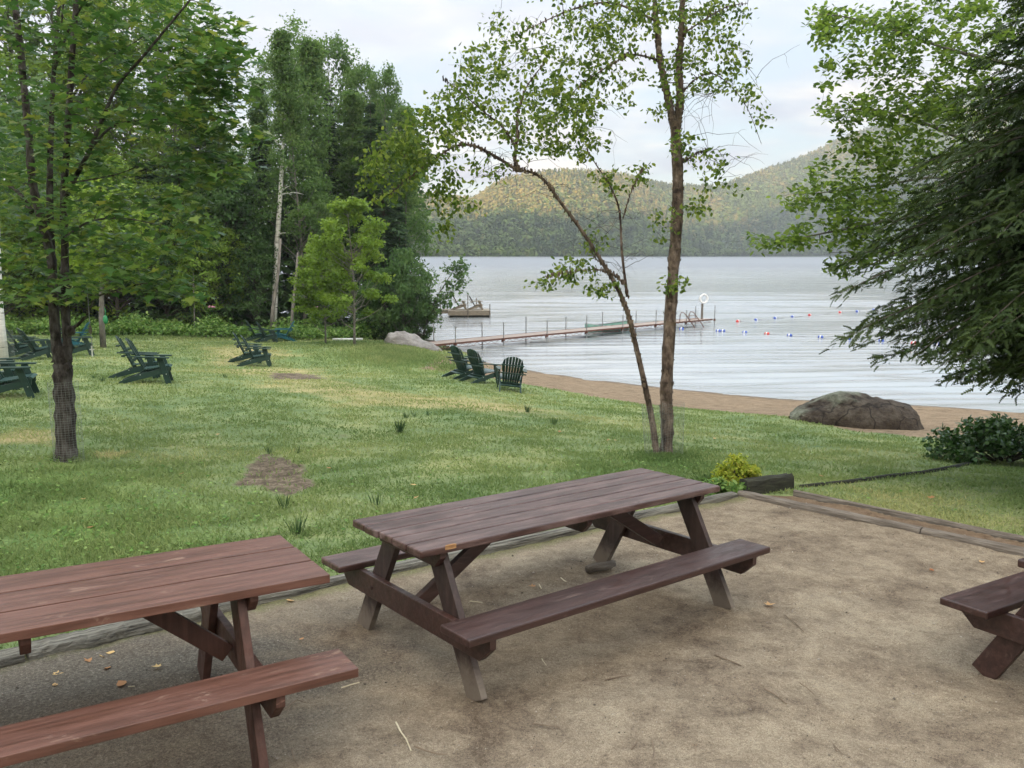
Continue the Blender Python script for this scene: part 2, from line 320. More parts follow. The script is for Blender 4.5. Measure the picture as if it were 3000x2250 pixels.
for u, v, D in [(100, 1165, 15.3), (420, 1120, 18.), (750, 1077, 25.2), (60, 1055, 24), (270, 1046, 25), (800, 1004, 38), (1490, 1146, 21.9), (1330, 1106, 24.3), (195, 1350, 10.1), (1945, 1340, 11.8),
                (0, 985, 38), (400, 982, 40), (1100, 1022, 33), (1040, 1002, 38), (1180, 1000, 41), (2000, 1193, 21.8), (1588, 1134, 24), (2316, 1218, 19.3), (2723, 1279, 16.6), (1100, 1150, 18.5), (900, 1300, 12.3), (1400, 1300, 12.2), (3000, 1300, 15.6), (2900, 1380, 11.5)]:
    ctrl.append(tuple(P(u, v, D)))
for q in shore[2:16]: ctrl.append((q[0], q[1], WZ))
ctrl += [(-30, 45, -1.5), (-40, 30, -.8), (-40, 5, .2), (20, 5, -.6), (30, 10, -1.2), (-30, -5, .3), (30, -5, -.2)]
ctrl = np.array(ctrl)
def tps(r2): return .5 * r2 * np.log(r2 + 1e-9)
def fit(ctrl, lam=.6):
    n = len(ctrl); X = ctrl[:, :2]; d2 = ((X[:, None] - X[None]) ** 2).sum(-1)
    K = tps(d2) + lam * np.eye(n); Pm = np.hstack([np.ones((n, 1)), X])
    A = np.block([[K, Pm], [Pm.T, np.zeros((3, 3))]])
    return np.linalg.solve(A, np.concatenate([ctrl[:, 2], np.zeros(3)]))
coef = fit(ctrl)
def land_z(x, y):
    x = np.clip(x, -45, 32); y = np.clip(y, -6, 62)
    out = np.zeros(x.shape)
    for i in range(0, x.size, 20000):
        xs = x.ravel()[i:i + 20000]; ys = y.ravel()[i:i + 20000]
        d2 = (xs[:, None] - ctrl[None, :, 0]) ** 2 + (ys[:, None] - ctrl[None, :, 1]) ** 2
        out.ravel()[i:i + 20000] = tps(d2) @ coef[:len(ctrl)] + coef[-3] + coef[-2] * xs + coef[-1] * ys
    return out
def smooth01(t): t = np.clip(t, 0, 1); return t * t * (3 - 2 * t)
def ground_z(x, y):
    x = np.atleast_1d(np.asarray(x, float)).copy(); y = np.atleast_1d(np.asarray(y, float)).copy()
    sh = x.shape; x = x.ravel(); y = y.ravel()
    z = land_z(x, y)
    d = seg_d(x, y, shore); lake = inside(x, y, lake_poly)
    zl = np.maximum(z, WZ + .012 * np.minimum(d, 4))
    zl = np.where(d < 3, WZ + (zl - WZ) * smooth01(d / 3) + .05 * (1 - smooth01(d / 3)) * np.minimum(d, 1), zl)
    z = np.where(lake, WZ - .09 * np.minimum(d, 25) - .001, zl)
    z = z + np.where(lake, 0, .02 * np.sin(x * 1.3 + 2 * np.sin(y * .7)) * np.sin(y * 1.1) * smooth01((np.hypot(x, y) - 5) / 8))
    dp = seg_d(x, y, patio_poly, True); ins = inside(x, y, patio_poly)
    pz = patio_z(x, y)
    w = np.where(ins, 1, smooth01(1 - dp / .8))
    z = z * (1 - w) + (pz - np.where(ins, .03 + .05 * smooth01(dp / .2), 0.02 * smooth01(1 - dp / .3))) * w
    return z.reshape(sh)
def gz(x, y): return float(ground_z([x], [y])[0])
def G(u, v, lift=0):
    """point where the ray of pixel (u, v) meets the ground"""
    d = fw + (u - 1500) / F * rt + (1125 - v) / F * upv
    t = np.linspace(3, 90, 900); pts = CAM + t[:, None] * d; zz = ground_z(pts[:, 0], pts[:, 1])
    k = np.argmax(pts[:, 2] < zz); t0 = t[max(k - 1, 0)]; t1 = t[k]
    t = np.linspace(t0, t1, 30); pts = CAM + t[:, None] * d; zz = ground_z(pts[:, 0], pts[:, 1]); k = np.argmax(pts[:, 2] <= zz)
    p = pts[k].copy(); p[2] = zz[k] + lift; return p

def axis(lo, hi, fine_lo, fine_hi, step, grow=1.25):
    a = list(np.arange(fine_lo, fine_hi + 1e-6, step)); s = step; x = fine_hi
    while x < hi: s *= grow; x += s; a.append(min(x, hi))
    s = step; x = fine_lo; b = []
    while x > lo: s *= grow; x -= s; b.append(max(x, lo))
    return np.array(sorted(set(b + a)))
def grid_mesh(name, xs, ys, zf, attrs=None):
    X, Y = np.meshgrid(xs, ys); Z = zf(X, Y); nx, ny = len(xs), len(ys)
    V = np.stack([X.ravel(), Y.ravel(), Z.ravel()], 1)
    i = (np.arange(ny - 1)[:, None] * nx + np.arange(nx - 1)[None]).ravel()
    loops = np.stack([i, i + 1, i + nx + 1, i + nx], 1).ravel()
    return np_mesh(name, V, loops, np.arange(0, len(loops), 4), None, attrs(X.ravel(), Y.ravel()) if attrs else None)
# grass / sand boundary
gs_px = [(1235, 1082), (1330, 1090), (1440, 1108), (1524, 1122), (1588, 1134), (1768, 1166), (1882, 1184), (2000, 1193), (2181, 1211), (2316, 1222), (2500, 1262), (2723, 1283), (2800, 1285), (3000, 1310), (3500, 1345)]
gs = np.array([G(u, v)[:2] for u, v in gs_px])
sand_poly = np.vstack([gs, [(40, 14)], shore[1:12], [G(1300, 1040)[:2]]])
dirt = [(G(1270 * 1.0, 1382)[:2], 0, 0)]  # replaced below
def ell(u, v, ru, rv, s=1.0):
    c = G(u, v)[:2]; a = G(u + ru, v)[:2]; b = G(u, v - rv)[:2]; return (c, np.linalg.norm(a - c), np.linalg.norm(b - c), s)
dirt = [ell(800, 1380, 95, 42), ell(850, 1425, 75, 28, .8), ell(900, 1495, 70, 14, .5), ell(860, 1102, 80, 9, .8), ell(1060, 1310, 40, 12, .4), ell(1100, 1345, 60, 12, .3), ell(1840, 1320, 50, 10, .35), ell(1450, 1430, 60, 16, .35), ell(1640, 1400, 90, 20, .3), ell(1000, 1280, 45, 12, .5), ell(540, 1180, 60, 8, .35)]
dry = [ell(60, 1280, 130, 22), ell(320, 1332, 50, 9, 1.2), ell(980, 1140, 150, 16, .8), ell(1180, 1165, 190, 16, .9), ell(1400, 1190, 200, 14, .9), ell(1600, 1215, 160, 12, .5), ell(720, 1035, 130, 20, .8), ell(780, 1092, 160, 14, .9), ell(920, 1115, 120, 14, .7), ell(2350, 1310, 200, 16, .3), ell(2750, 1500, 260, 40, .5)]
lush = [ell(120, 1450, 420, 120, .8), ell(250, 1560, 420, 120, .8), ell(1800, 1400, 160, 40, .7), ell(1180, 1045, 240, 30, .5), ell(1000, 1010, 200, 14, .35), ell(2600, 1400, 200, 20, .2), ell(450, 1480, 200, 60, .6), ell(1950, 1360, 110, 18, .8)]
rngn = np.random.default_rng(5)
def ellmask(x, y, L, soft=1.1):
    o = np.zeros(x.shape)
    for c, rx, ry, s in L:
        # ellipse aligned with the view ray from the camera
        dv = c / np.linalg.norm(c); dx = x - c[0]; dy = y - c[1]
        a = dx * dv[1] - dy * dv[0]; b = dx * dv[0] + dy * dv[1]
        r = np.sqrt((a / rx) ** 2 + (b / ry) ** 2); tt_ = np.arctan2(b / ry, a / rx); r = r * (1 + .16 * np.sin(3 * tt_ + c[0] * 9) + .10 * np.sin(7 * tt_ + c[1] * 5) + .07 * np.sin(13 * tt_)) + .12 * np.sin(x * 9 + 2 * np.sin(y * 11)) * np.sin(y * 8); o = np.maximum(o, s * smooth01((1.5 - r) / soft))
    return o
def gattrs(x, y):
    near = np.hypot(x, y) < 80
    sd_ = seg_d(x, y, sand_poly, True); si = inside(x, y, sand_poly)
    sand = np.where(si, .5 + np.minimum(sd_, .6) / 1.2, .5 - np.minimum(sd_, .6) / 1.2)
    lake = inside(x, y, lake_poly); sand = np.where(lake, 1, sand)
    ds = seg_d(x, y, shore); wet = np.where(lake, 1, smooth01(1 - ds / .5))
    wood = smooth01((seg_d(x, y, shore) * 0 + y - 39 - .12 * np.abs(x + 12)) / 2) * (x < 2) * (~lake)
    return dict(sand=sand * 1.0, wet=wet, dirt=ellmask(x, y, dirt), dry=ellmask(x, y, dry), lush=ellmask(x, y, [(c_, a_ * 1.25, b_ * 1.25, s_) for c_, a_, b_, s_ in lush], 1.5), wood=wood * 1.0)
gx = axis(-1400, 1400, -22, 20, .16, 1.3); gy = axis(-850, 1400, 2, 46, .16, 1.3)
gme = grid_mesh('ground', gx, gy, ground_z, gattrs)
m, nt, p, o = mat_new('lawn_and_beach')
c = coords(nt, 'Object')
def att(nt, n):
    a = nt.nodes.new('ShaderNodeAttribute'); a.attribute_name = n; return a.outputs['Fac']
fine = noise(nt, c, 28, 5, .7); mid = noise(nt, c, 1.3, 6, .6, .4); big = noise(nt, c, .35, 4, .55)
blade = noise(nt, coords(nt, 'Object', (30, 90, 30)), 1, 4, .7)
gcol = ramp(nt, math_(nt, 'ADD', math_(nt, 'MULTIPLY', mid, .6), math_(nt, 'MULTIPLY', big, .4)), [(.35, (.108, .168, .066)), (.48, (.180, .235, .098)), (.62, (.28, .305, .13))])
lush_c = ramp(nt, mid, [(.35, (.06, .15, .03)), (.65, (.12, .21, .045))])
dry_c = ramp(nt, mid, [(.35, (.33, .28, .12)), (.65, (.42, .34, .17))])
def wob(nt, a, amt=.5, n=None): return math_(nt, 'ADD', a, math_(nt, 'MULTIPLY', math_(nt, 'SUBTRACT', n or mid, .5), amt))
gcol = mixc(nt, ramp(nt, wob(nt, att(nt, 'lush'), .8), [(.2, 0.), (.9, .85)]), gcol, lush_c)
gcol = mixc(nt, ramp(nt, wob(nt, att(nt, 'dry'), 1.0), [(.25, 0.), (1., .85)]), gcol, dry_c)
gcol = mixc(nt, .55, gcol, mixc(nt, 1, gcol, ramp(nt, fine, [(.3, .35), (.5, .9), (.7, 1.6)]), 'MULTIPLY'))
gcol = mixc(nt, .35, gcol, mixc(nt, 1, gcol, ramp(nt, blade, [(.3, .4), (.7, 1.7)]), 'MULTIPLY'))
dirt_c = ramp(nt, math_(nt, 'ADD', math_(nt, 'MULTIPLY', fine, .5), math_(nt, 'MULTIPLY', noise(nt, c, 5, 6, .7, .5), .5)), [(.38, (.05, .038, .026)), (.5, (.13, .10, .07)), (.62, (.29, .24, .175))])
gcol = mixc(nt, ramp(nt, wob(nt, wob(nt, att(nt, 'dirt'), .7), .6, fine), [(.4, 0.), (.62, 1.)]), gcol, dirt_c)
spk = ramp(nt, math_(nt, 'ADD', math_(nt, 'MULTIPLY', noise(nt, c, 3.1, 8, .75), .7), math_(nt, 'MULTIPLY', fine, .3)), [(.60, 0.), (.66, .7)])
gcol = mixc(nt, spk, gcol, dirt_c)
sn = noise(nt, coords(nt, 'Object', (.8, 1.6, 1)), 3.5, 8, .75, .8)
sand_c = ramp(nt, math_(nt, 'ADD', math_(nt, 'MULTIPLY', sn, .6), math_(nt, 'MULTIPLY', fine, .4)), [(.40, (.085, .06, .038)), (.48, (.215, .155, .10)), (.62, (.33, .25, .165))])
gcol = mixc(nt, ramp(nt, wob(nt, wob(nt, att(nt, 'sand'), .9), .25, fine), [(.42, 0.), (.58, 1.)]), gcol, sand_c)
wood_c = ramp(nt, fine, [(.3, (.03, .03, .018)), (.7, (.075, .065, .035))])
gcol = mixc(nt, att(nt, 'wood'), gcol, wood_c)
gcol = mixc(nt, math_(nt, 'MULTIPLY', att(nt, 'wet'), .7), gcol, (.10, .085, .075))
lk(nt, gcol, p.inputs['Base Color']); p.inputs['Roughness'].default_value = .9; p.inputs['Specular IOR Level'].default_value = .15
bump(nt, p, math_(nt, 'ADD', fine, math_(nt, 'MULTIPLY', sn, 1.2)), .8, .03)
M['ground'] = m
tag(link_mesh(gme, 'ground', m, smooth=True), kind='structure')

# patio sheet
px_ = axis(-10, 14, -5, 7, .045, 1.3); py_ = axis(-6, 11, 1.8, 9.2, .045, 1.3)
X, Y = np.meshgrid(px_, py_); nx, ny = len(px_), len(py_)
cxx = ((X[:-1, :-1] + X[1:, 1:]) / 2).ravel(); cyy = ((Y[:-1, :-1] + Y[1:, 1:]) / 2).ravel()
ok = inside(cxx, cyy, patio_poly); i = (np.arange(ny - 1)[:, None] * nx + np.arange(nx - 1)[None]).ravel()[ok]
Z = patio_z(X, Y) + .012 * np.sin(X * 2.1 + np.sin(Y * 1.7)) * np.sin(Y * 1.9 + .5)
from mathutils import noise as mnz
Z = Z + np.array([.022 * mnz.fractal(Vector((a * 2.6, b_ * 2.6, 0)), .7, 2.2, 4) * min(1., .3 + max(0, mnz.noise(Vector((a * .6, b_ * .6, 3))) + .5)) for a, b_ in zip(X.ravel(), Y.ravel())]).reshape(X.shape)
strip = inside(X.ravel(), Y.ravel(), np.array([pc, pd2, pf2, pe])) * 1.0
tpt = lambda u, v: Ppat(u, v)[:2]
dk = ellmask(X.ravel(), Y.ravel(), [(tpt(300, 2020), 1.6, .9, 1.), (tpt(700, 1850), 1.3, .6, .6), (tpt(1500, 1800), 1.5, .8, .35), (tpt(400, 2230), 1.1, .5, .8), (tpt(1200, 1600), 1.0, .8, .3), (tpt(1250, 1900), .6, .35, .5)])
ds_ = seg_d(X.ravel(), Y.ravel(), np.array([pb + dab * 8, pb, pc]))
moss = smooth01(1 - ds_ / .45)
loops = np.stack([i, i + 1, i + nx + 1, i + nx], 1).ravel()
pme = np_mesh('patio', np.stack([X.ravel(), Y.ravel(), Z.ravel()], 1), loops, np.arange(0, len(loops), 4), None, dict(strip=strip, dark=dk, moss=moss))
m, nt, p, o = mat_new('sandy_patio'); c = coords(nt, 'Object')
a1 = noise(nt, c, 1.5, 8, .7, .5); a2 = noise(nt, c, 9, 8, .75, .3); a3 = noise(nt, c, 60, 4, .7); a4 = noise(nt, c, 190, 2, .6)
f = math_(nt, 'ADD', math_(nt, 'MULTIPLY', a1, .45), math_(nt, 'ADD', math_(nt, 'MULTIPLY', a2, .3), math_(nt, 'MULTIPLY', a3, .25)))
cc = ramp(nt, f, [(.37, (.088, .066, .047)), (.455, (.178, .140, .102)), (.535, (.275, .226, .164)), (.63, (.365, .31, .228))])
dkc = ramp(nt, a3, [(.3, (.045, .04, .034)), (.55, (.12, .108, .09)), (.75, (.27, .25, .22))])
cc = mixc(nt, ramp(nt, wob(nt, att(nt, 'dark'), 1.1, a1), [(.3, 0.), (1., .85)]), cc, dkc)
mc = ramp(nt, a3, [(.3, (.05, .06, .02)), (.7, (.16, .17, .06))])
cc = mixc(nt, ramp(nt, wob(nt, wob(nt, att(nt, 'moss'), 1.2, a2), .4, a1), [(.55, 0.), (.95, .7)]), cc, mc)
stc = ramp(nt, a2, [(.3, (.10, .065, .04)), (.7, (.23, .165, .11))])
cc = mixc(nt, att(nt, 'strip'), cc, stc)
peb = ramp(nt, a4, [(.3, .55), (.5, 1.0), (.72, 1.4)]); cc = mixc(nt, 1., cc, peb, 'MULTIPLY')
dots = nt.nodes.new('ShaderNodeTexVoronoi'); dots.inputs['Scale'].default_value = 14; lk(nt, c, dots.inputs['Vector'])
dm = ramp(nt, math_(nt, 'ADD', dots.outputs['Distance'], math_(nt, 'MULTIPLY', a2, .35)), [(.22, .75), (.27, 0.)])
cc = mixc(nt, dm, cc, (.075, .055, .042))
lk(nt, cc, p.inputs['Base Color']); p.inputs['Roughness'].default_value = .92; p.inputs['Specular IOR Level'].default_value = .12
bump(nt, p, math_(nt, 'ADD', math_(nt, 'MULTIPLY', a2, 1.6), a3), .7, .02)
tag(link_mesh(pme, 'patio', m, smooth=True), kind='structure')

# ------------------------------------------------------------------ lake
_a = [15.]
while _a[-1] < 1385: _a.append(_a[-1] + min(.085 + max(0, _a[-1] - 22) * .0035, 14))
wy = np.array([-300, -100, 0] + _a + [1390.]); wx = axis(-1390, 1390, -14, 26, .22, 1.06)
rngw = np.random.default_rng(9); waves = []
for lam in np.concatenate([rngw.uniform(.32, .75, 26), rngw.uniform(.75, 1.5, 18), rngw.uniform(2.2, 6, 8), rngw.uniform(8, 20, 4)]):
    th = rad(93) + rngw.normal() * (.12 if lam < .8 else .055); k = 2 * math.pi / lam; sl_ = .016 if lam < .8 else (.062 if lam < 2.1 else .009)
    waves.append((k * math.cos(th), k * math.sin(th), sl_ / k, rngw.uniform(0, 6.28), lam))
def lake_z(X, Y):
    Z = np.zeros(X.shape); sp_y = .085 + np.maximum(0, Y - 22) * .0035; sp_x = np.maximum(.22, .06 * np.maximum(0, np.maximum(X - 26, -14 - X)))
    sd2 = np.clip(seg_d(X, Y, shore) / 2.5, .15, 1)
    for kx, ky, a, ph, lam in waves:
        fade = np.clip((lam / sp_y - 3.2) / 2, 0, 1) * np.clip((2 * math.pi / (abs(kx) + 1e-3) / sp_x - 3) / 2, 0, 1)
        Z += a * fade * np.sin(kx * X + ky * Y + ph + .8 * np.sin(.11 * X * lam ** .3 + .07 * Y + ph))
    gust = .75 + .5 * np.sin(.05 * X + .4) * np.sin(.09 * Y + .5 * np.sin(.03 * X))
    return WZ + Z * gust * sd2
wme = grid_mesh('lake', wx, wy, lake_z)
m, nt, p, o = mat_new('lake_water')
p.inputs['Base Color'].default_value = (.31, .33, .34, 1); p.inputs['Metallic'].default_value = .10; p.inputs['IOR'].default_value = 1.33; p.inputs['Specular IOR Level'].default_value = .5
tcw = nt.nodes.new('ShaderNodeTexCoord'); sy = nt.nodes.new('ShaderNodeSeparateXYZ'); lk(nt, tcw.outputs['Object'], sy.inputs[0])
mr = N(nt, 'ShaderNodeMapRange'); lk(nt, sy.outputs[1], mr.inputs[0])
for k, v_ in enumerate((25, 250, .03, .20)): mr.inputs[k + 1].default_value = v_
lk(nt, mr.outputs[0], p.inputs['Roughness'])
c2 = coords(nt, 'Object', (.45, 1.6, 1)); w2 = noise(nt, c2, 2.6, 4, .6, .3); w3 = noise(nt, coords(nt, 'Object', (.05, .22, 1)), 1.2, 4, .6, .3)
bump(nt, p, math_(nt, 'ADD', w2, math_(nt, 'MULTIPLY', w3, 3)), .35, .05)
M['water'] = m
tag(link_mesh(wme, 'lake', m, smooth=True), kind='structure')

# ------------------------------------------------------------------ foliage tools
T_OVATE = np.array([(0, 0), (.2, .26), (.55, .3), (1, 0), (.55, -.3), (.2, -.26)])
T_MAPLE = np.array([(0, .04), (-.12, .34), (.2, .27), (.32, .62), (.52, .2), (1, 0), (.52, -.2), (.32, -.62), (.2, -.27), (-.12, -.34)])
T_CLUMP = np.array([(0, 0), (.18, .32), (.38, .2), (.62, .42), (.72, .12), (1, .05), (.8, -.25), (.5, -.18), (.3, -.4)])
def frond(n, depth=.45):
    u = []; l = []
    for k in range(n):
        x0 = k / n; x1 = (k + .5) / n; w = .34 * (1 - x0) ** .7 + .05
        u += [(x0, w * depth), (x1 + .1, w)]
    u += [(1.08, 0)]
    l = [(x, -y) for x, y in u[:-1]][::-1]
    return np.array(u + l)
T_FROND = frond(7); T_FROND_S = frond(4, .4); T_NEEDLE = frond(5, .16) * np.array([1.1, .85])
T_BLADE = np.array([(0, .5), (1, 0), (0, -.5)])
def rand_frames(rng, n, up=.5, axis_dir=None, axis_w=0):
    """leaf axis and normal: normals lean up with weight 'up'"""
    nrm = rng.normal(size=(n, 3)); nrm /= np.linalg.norm(nrm, axis=1)[:, None]
    nrm = nrm * (1 - up) + np.array([0, 0, up * 1.0]); nrm /= np.linalg.norm(nrm, axis=1)[:, None]
    ax = rng.normal(size=(n, 3))
    if axis_dir is not None: ax = ax * (1 - axis_w) + axis_dir * axis_w * 2
    ax -= (ax * nrm).sum(1)[:, None] * nrm; ax /= np.linalg.norm(ax, axis=1)[:, None] + 1e-9
    return ax, nrm
def leaves(name, pos, ax, nrm, size, tmpl, rng, rnd=None, droop=.15):
    n = len(pos); V = len(tmpl); bi = np.cross(nrm, ax)
    s = np.asarray(size).reshape(-1, 1, 1) if np.ndim(size) else size
    t = tmpl[None]; co = pos[:, None] + s * (t[..., 0:1] * ax[:, None] + t[..., 1:2] * bi[:, None] - droop * (t[..., 0:1] ** 2 - .6 * np.abs(t[..., 1:2])) * nrm[:, None])
    if rnd is None: rnd = rng.random(n)
    return np_mesh(name, co.reshape(-1, 3), np.arange(n * V), np.arange(0, n * V, V), rnd)
def bez(a, b, sag, n=5, rng=None, jit=0):
    a = np.array(a, float); b = np.array(b, float); L = np.linalg.norm(b - a)
    return [a + (b - a) * t + np.array([0, 0, sag * L * 4 * t * (1 - t)]) + (rng.normal(size=3) * jit * L * (0 < t < 1) if rng else 0) for t in np.linspace(0, 1, n)]

def decid(seed, H, R, z0, leaf, nclump, per, tmpl, rc, shape='oval', trunk_r=.15, lean=0, flat=.55, top=.5, tn=10):
    """crown and trunk meshes of a broadleaf tree of height H; crown radius R from z0 up"""
    rng = np.random.default_rng(seed); T = MB()
    tp = [np.array([lean * H * t ** 1.5 + .02 * H * math.sin(3 * t + seed) * t, .015 * H * math.sin(4 * t + 2 * seed) * t, H * .93 * t]) for t in np.linspace(0, 1, 9)]
    T.tube(tp, [trunk_r * (1.25 if i == 0 else 1) * (1 - .88 * i / 8) for i in range(9)], tn, rng=rng, noise_=.08)
    tp = np.array(tp); cen = []; C = []
    for k in range(nclump):
        t = rng.random() ** .8; z = z0 + (H - z0) * t
        if shape == 'oval': r = R * math.sqrt(max(.03, 1 - (2 * t - .85) ** 2 / 1.35))
        elif shape == 'birch': r = R * (1 - t) ** .55 * (.55 + .45 * math.sin(math.pi * min(1, t * 1.6 + .25)))
        else: r = R * math.sqrt(max(.02, 1 - (2 * t - 1) ** 2))
        rr = r * (.25 + .75 * rng.random() ** .5) * rng.uniform(.8, 1.12); th = rng.uniform(0, 2 * math.pi)
        axp = np.array([np.interp(z, tp[:, 2], tp[:, 0]), np.interp(z, tp[:, 2], tp[:, 1])])
        c = np.array([axp[0] + rr * math.cos(th), axp[1] + rr * math.sin(th), z]); C.append(c)
        if k % 2 == 0 or rr > .6 * R:
            zs = max(z0 * .55, z - rr * rng.uniform(.5, 1.1)); s = np.array([np.interp(zs, tp[:, 2], tp[:, 0]), np.interp(zs, tp[:, 2], tp[:, 1]), zs])
            tr = trunk_r * (1 - .85 * zs / H)
            T.tube(bez(s, c, -.04, 5, rng, .03), [tr * .38 * q + .004 for q in (1, .75, .5, .3, .12)], 5, cap=False)
    C = np.array(C); n = nclump * per
    ci = np.repeat(np.arange(nclump), per); off = rng.normal(size=(n, 3)); off /= np.linalg.norm(off, axis=1)[:, None]
    off *= (rng.random(n) ** .45)[:, None] * rc * rng.uniform(.65, 1.3, nclump)[ci][:, None]; off[:, 2] *= flat
    pos = C[ci] + off; ax, nrm = rand_frames(rng, n, .5)
    cl = rng.random(nclump)[ci] * .6 + rng.random(n) * .4
    me = leaves('crown', pos, ax, nrm, leaf * rng.uniform(.6, 1.25, n), tmpl, rng, cl)
    return T, me
def conifer(seed, H, R, z0, nwh, perwh, fs, tmpl, trunk_r=.16, prof=None, droop=.25, nf=9, az=None, up=.72):
    rng = np.random.default_rng(seed); T = MB()
    T.tube([(0.02 * math.sin(3 * t), 0, H * t) for t in np.linspace(0, 1, 7)], [trunk_r * (1 - .93 * t) for t in np.linspace(0, 1, 7)], 9)
    pos = []; ax = []; sz = []; rn = []
    for w in range(nwh):
        t = (w + rng.random() * .6) / nwh; z = z0 + (H - z0) * t
        Rw = (prof(t) if prof else (1 - t) ** .85) * R
        m = max(4, int(perwh * (1 - .5 * t)))
        for k in range(m):
            th = 2 * math.pi * (k + rng.random()) / m if az is None else rng.uniform(*az)
            L = Rw * rng.uniform(.65, 1.15) + .1; d = np.array([math.cos(th), math.sin(th), 0]); sd = np.array([-d[1], d[0], 0])
            zz = z + rng.uniform(-.15, .15)
            tip = np.array([0, 0, zz]) + d * L + np.array([0, 0, -droop * L * (1.1 - t)])
            pts = bez((0, 0, zz), tip, .07, 4)
            T.tube(pts, [trunk_r * .16 * (1 - t * .6) * q + .003 for q in (1, .6, .35, .1)], 4, cap=False)
            pts = np.array(pts); q = np.linspace(.12, 1, nf); b = rng.random()
            for j, qq in enumerate(q):
                base = np.array([np.interp(qq * 3, range(4), pts[:, a]) for a in range(3)])
                for side in ((-1, 1) if j < nf - 1 else (0,)):
                    a = d * .75 + sd * side * rng.uniform(.6, 1.1) + np.array([0, 0, -.12 + rng.normal() * .12])
                    pos.append(base + rng.normal(size=3) * .02); ax.append(a); sz.append(fs * (1.25 - .6 * qq) * rng.uniform(.7, 1.25) * (.55 + .45 * min(1, L / (R * .6 + .01)))); rn.append(b * .5 + .5 * rng.random() * (.4 + .6 * qq))
    pos = np.array(pos); ax = np.array(ax); n = len(pos); ax /= np.linalg.norm(ax, axis=1)[:, None]
    nrm = rng.normal(size=(n, 3)) * (1 - up) + np.array([0, 0, up]); nrm -= (nrm * ax).sum(1)[:, None] * ax; nrm /= np.linalg.norm(nrm, axis=1)[:, None]
    return T, leaves('crown', pos, ax, nrm, np.array(sz), tmpl, rng, np.array(rn), .2)
def place_tree(name, T, crown, leafm, barkm, loc, rz, sc, label, cat='tree', group=None):
    r = empty(name, loc, rz, label, cat, group); r.scale = (sc, sc, sc) if np.ndim(sc) == 0 else sc
    tr = T.build('trunk', barkm, r, smooth=True) if isinstance(T, MB) else link_mesh(T, 'trunk', None, r)
    cr = bpy.data.objects.new('crown', crown); COL.objects.link(cr); cr.parent = r
    if not crown.materials: crown.materials.append(leafm)
    return r
def again(r, loc, rz, sc, label):
    c = copy_tree(r); c.location = tuple(loc); c.rotation_euler = (0, 0, rz); c.scale = (sc, sc, sc) if np.ndim(sc) == 0 else sc
    c['label'] = label; return c

# ------------------------------------------------------------------ picnic tables
def picnic_table(loc, yaw, label, mats, nb, L=2.43, Wt=.73, H=.765, HB=.436, B=1.56, bw=.243, lx=1.02, fs=.58, th=.042, name='picnic_table', bnb=1, bev=.008):
    rx = -.0444; # the ground falls away from the camera
    n = Vector((.0115, .0444, 1)).normalized(); Rq = n.to_track_quat('Z', 'Y').to_matrix() @ Matrix.Rotation(0, 3, 'Z')
    xa = Vector((math.cos(yaw), math.sin(yaw), 0)); xa = (xa - xa.dot(n) * n).normalized(); ya = n.cross(xa)
    rot = Matrix((xa, ya, n)).transposed().to_euler()
    t = empty(name, loc, 0, label, 'picnic table', None, rot)
    gap = .011 if nb > 3 else .014; w = (Wt - gap * (nb - 1)) / nb
    for k in range(nb):
        y = -Wt / 2 + w / 2 + k * (w + gap)
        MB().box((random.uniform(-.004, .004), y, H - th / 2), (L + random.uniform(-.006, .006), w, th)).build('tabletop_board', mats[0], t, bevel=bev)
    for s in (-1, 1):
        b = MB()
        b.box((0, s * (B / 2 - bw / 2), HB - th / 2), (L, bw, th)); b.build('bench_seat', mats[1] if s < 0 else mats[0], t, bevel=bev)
        if bnb == 2: MB().box((0, s * (B / 2 - bw / 2), HB - th - .012), (L - .1, bw * .8, .022)).build('seat_batten', mats[2], t)
    def beam(x, y0, y1, z0, z1, cut, tk=.04):
        return MB().prism([(y0 + cut, z0), (y1 - cut, z0), (y1, z0 + (z1 - z0) * .62), (y1, z1), (y0, z1), (y0, z0 + (z1 - z0) * .62)], x - tk / 2, x + tk / 2, axis=0)
    for s in (-1, 1):
        xb = s * (lx + .042)
        beam(xb, -B / 2 + .01, B / 2 - .01, HB - th - .135, HB - th, .09).build('bench_support', mats[2], t, bevel=.004)
        beam(xb, -Wt / 2 + .03, Wt / 2 - .03, H - th - .09, H - th, .05).build('top_cleat', mats[2], t, bevel=.004)
        for q in (-1, 1):
            MB().board((s * lx, q * .20, H - th - .005), (s * lx, q * (fs + .012), .0), .135, .04, (1, 0, 0)).build('leg', mats[3], t, bevel=.004)
        MB().board((s * .40, 0, H - th - .02), (s * (lx - .0), 0, HB - th - .075), .085, .04, (0, 1, 0)).build('brace', mats[2], t, bevel=.004)
        for q in (-1, 1):
            MB().tube([(xb + s * .02, q * .385, HB - th - .07), (xb + s * .03, q * .385, HB - th - .07)], .009, 8).build('bolt', mats[2], t)
    beam(0, -Wt / 2 + .03, Wt / 2 - .03, H - th - .09, H - th, .05).build('middle_cleat', mats[2], t, bevel=.004)
    return t
random.seed(3)
tp = (.2512, 5.053, patio_z(.2512, 5.053))
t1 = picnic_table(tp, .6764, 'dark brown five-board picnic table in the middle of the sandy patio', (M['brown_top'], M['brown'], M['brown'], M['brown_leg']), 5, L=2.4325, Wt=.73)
# split corner with raw wood showing
sp = MB(); sp.v = []; 
rr = random.Random(2); poly = [(-.985, -.3655), (-.93, -.352), (-.905, -.3655)]
sp.prism([(-1.07, -.3662), (-1.062, -.358), (-1.045, -.351), (-1.03, -.356), (-1.018, -.353), (-1.0, -.3662)], .742, .7656, axis=2); sp.build('splintered_edge', M['raw_wood'], t1, label='splintered raw wood patch on table edge')
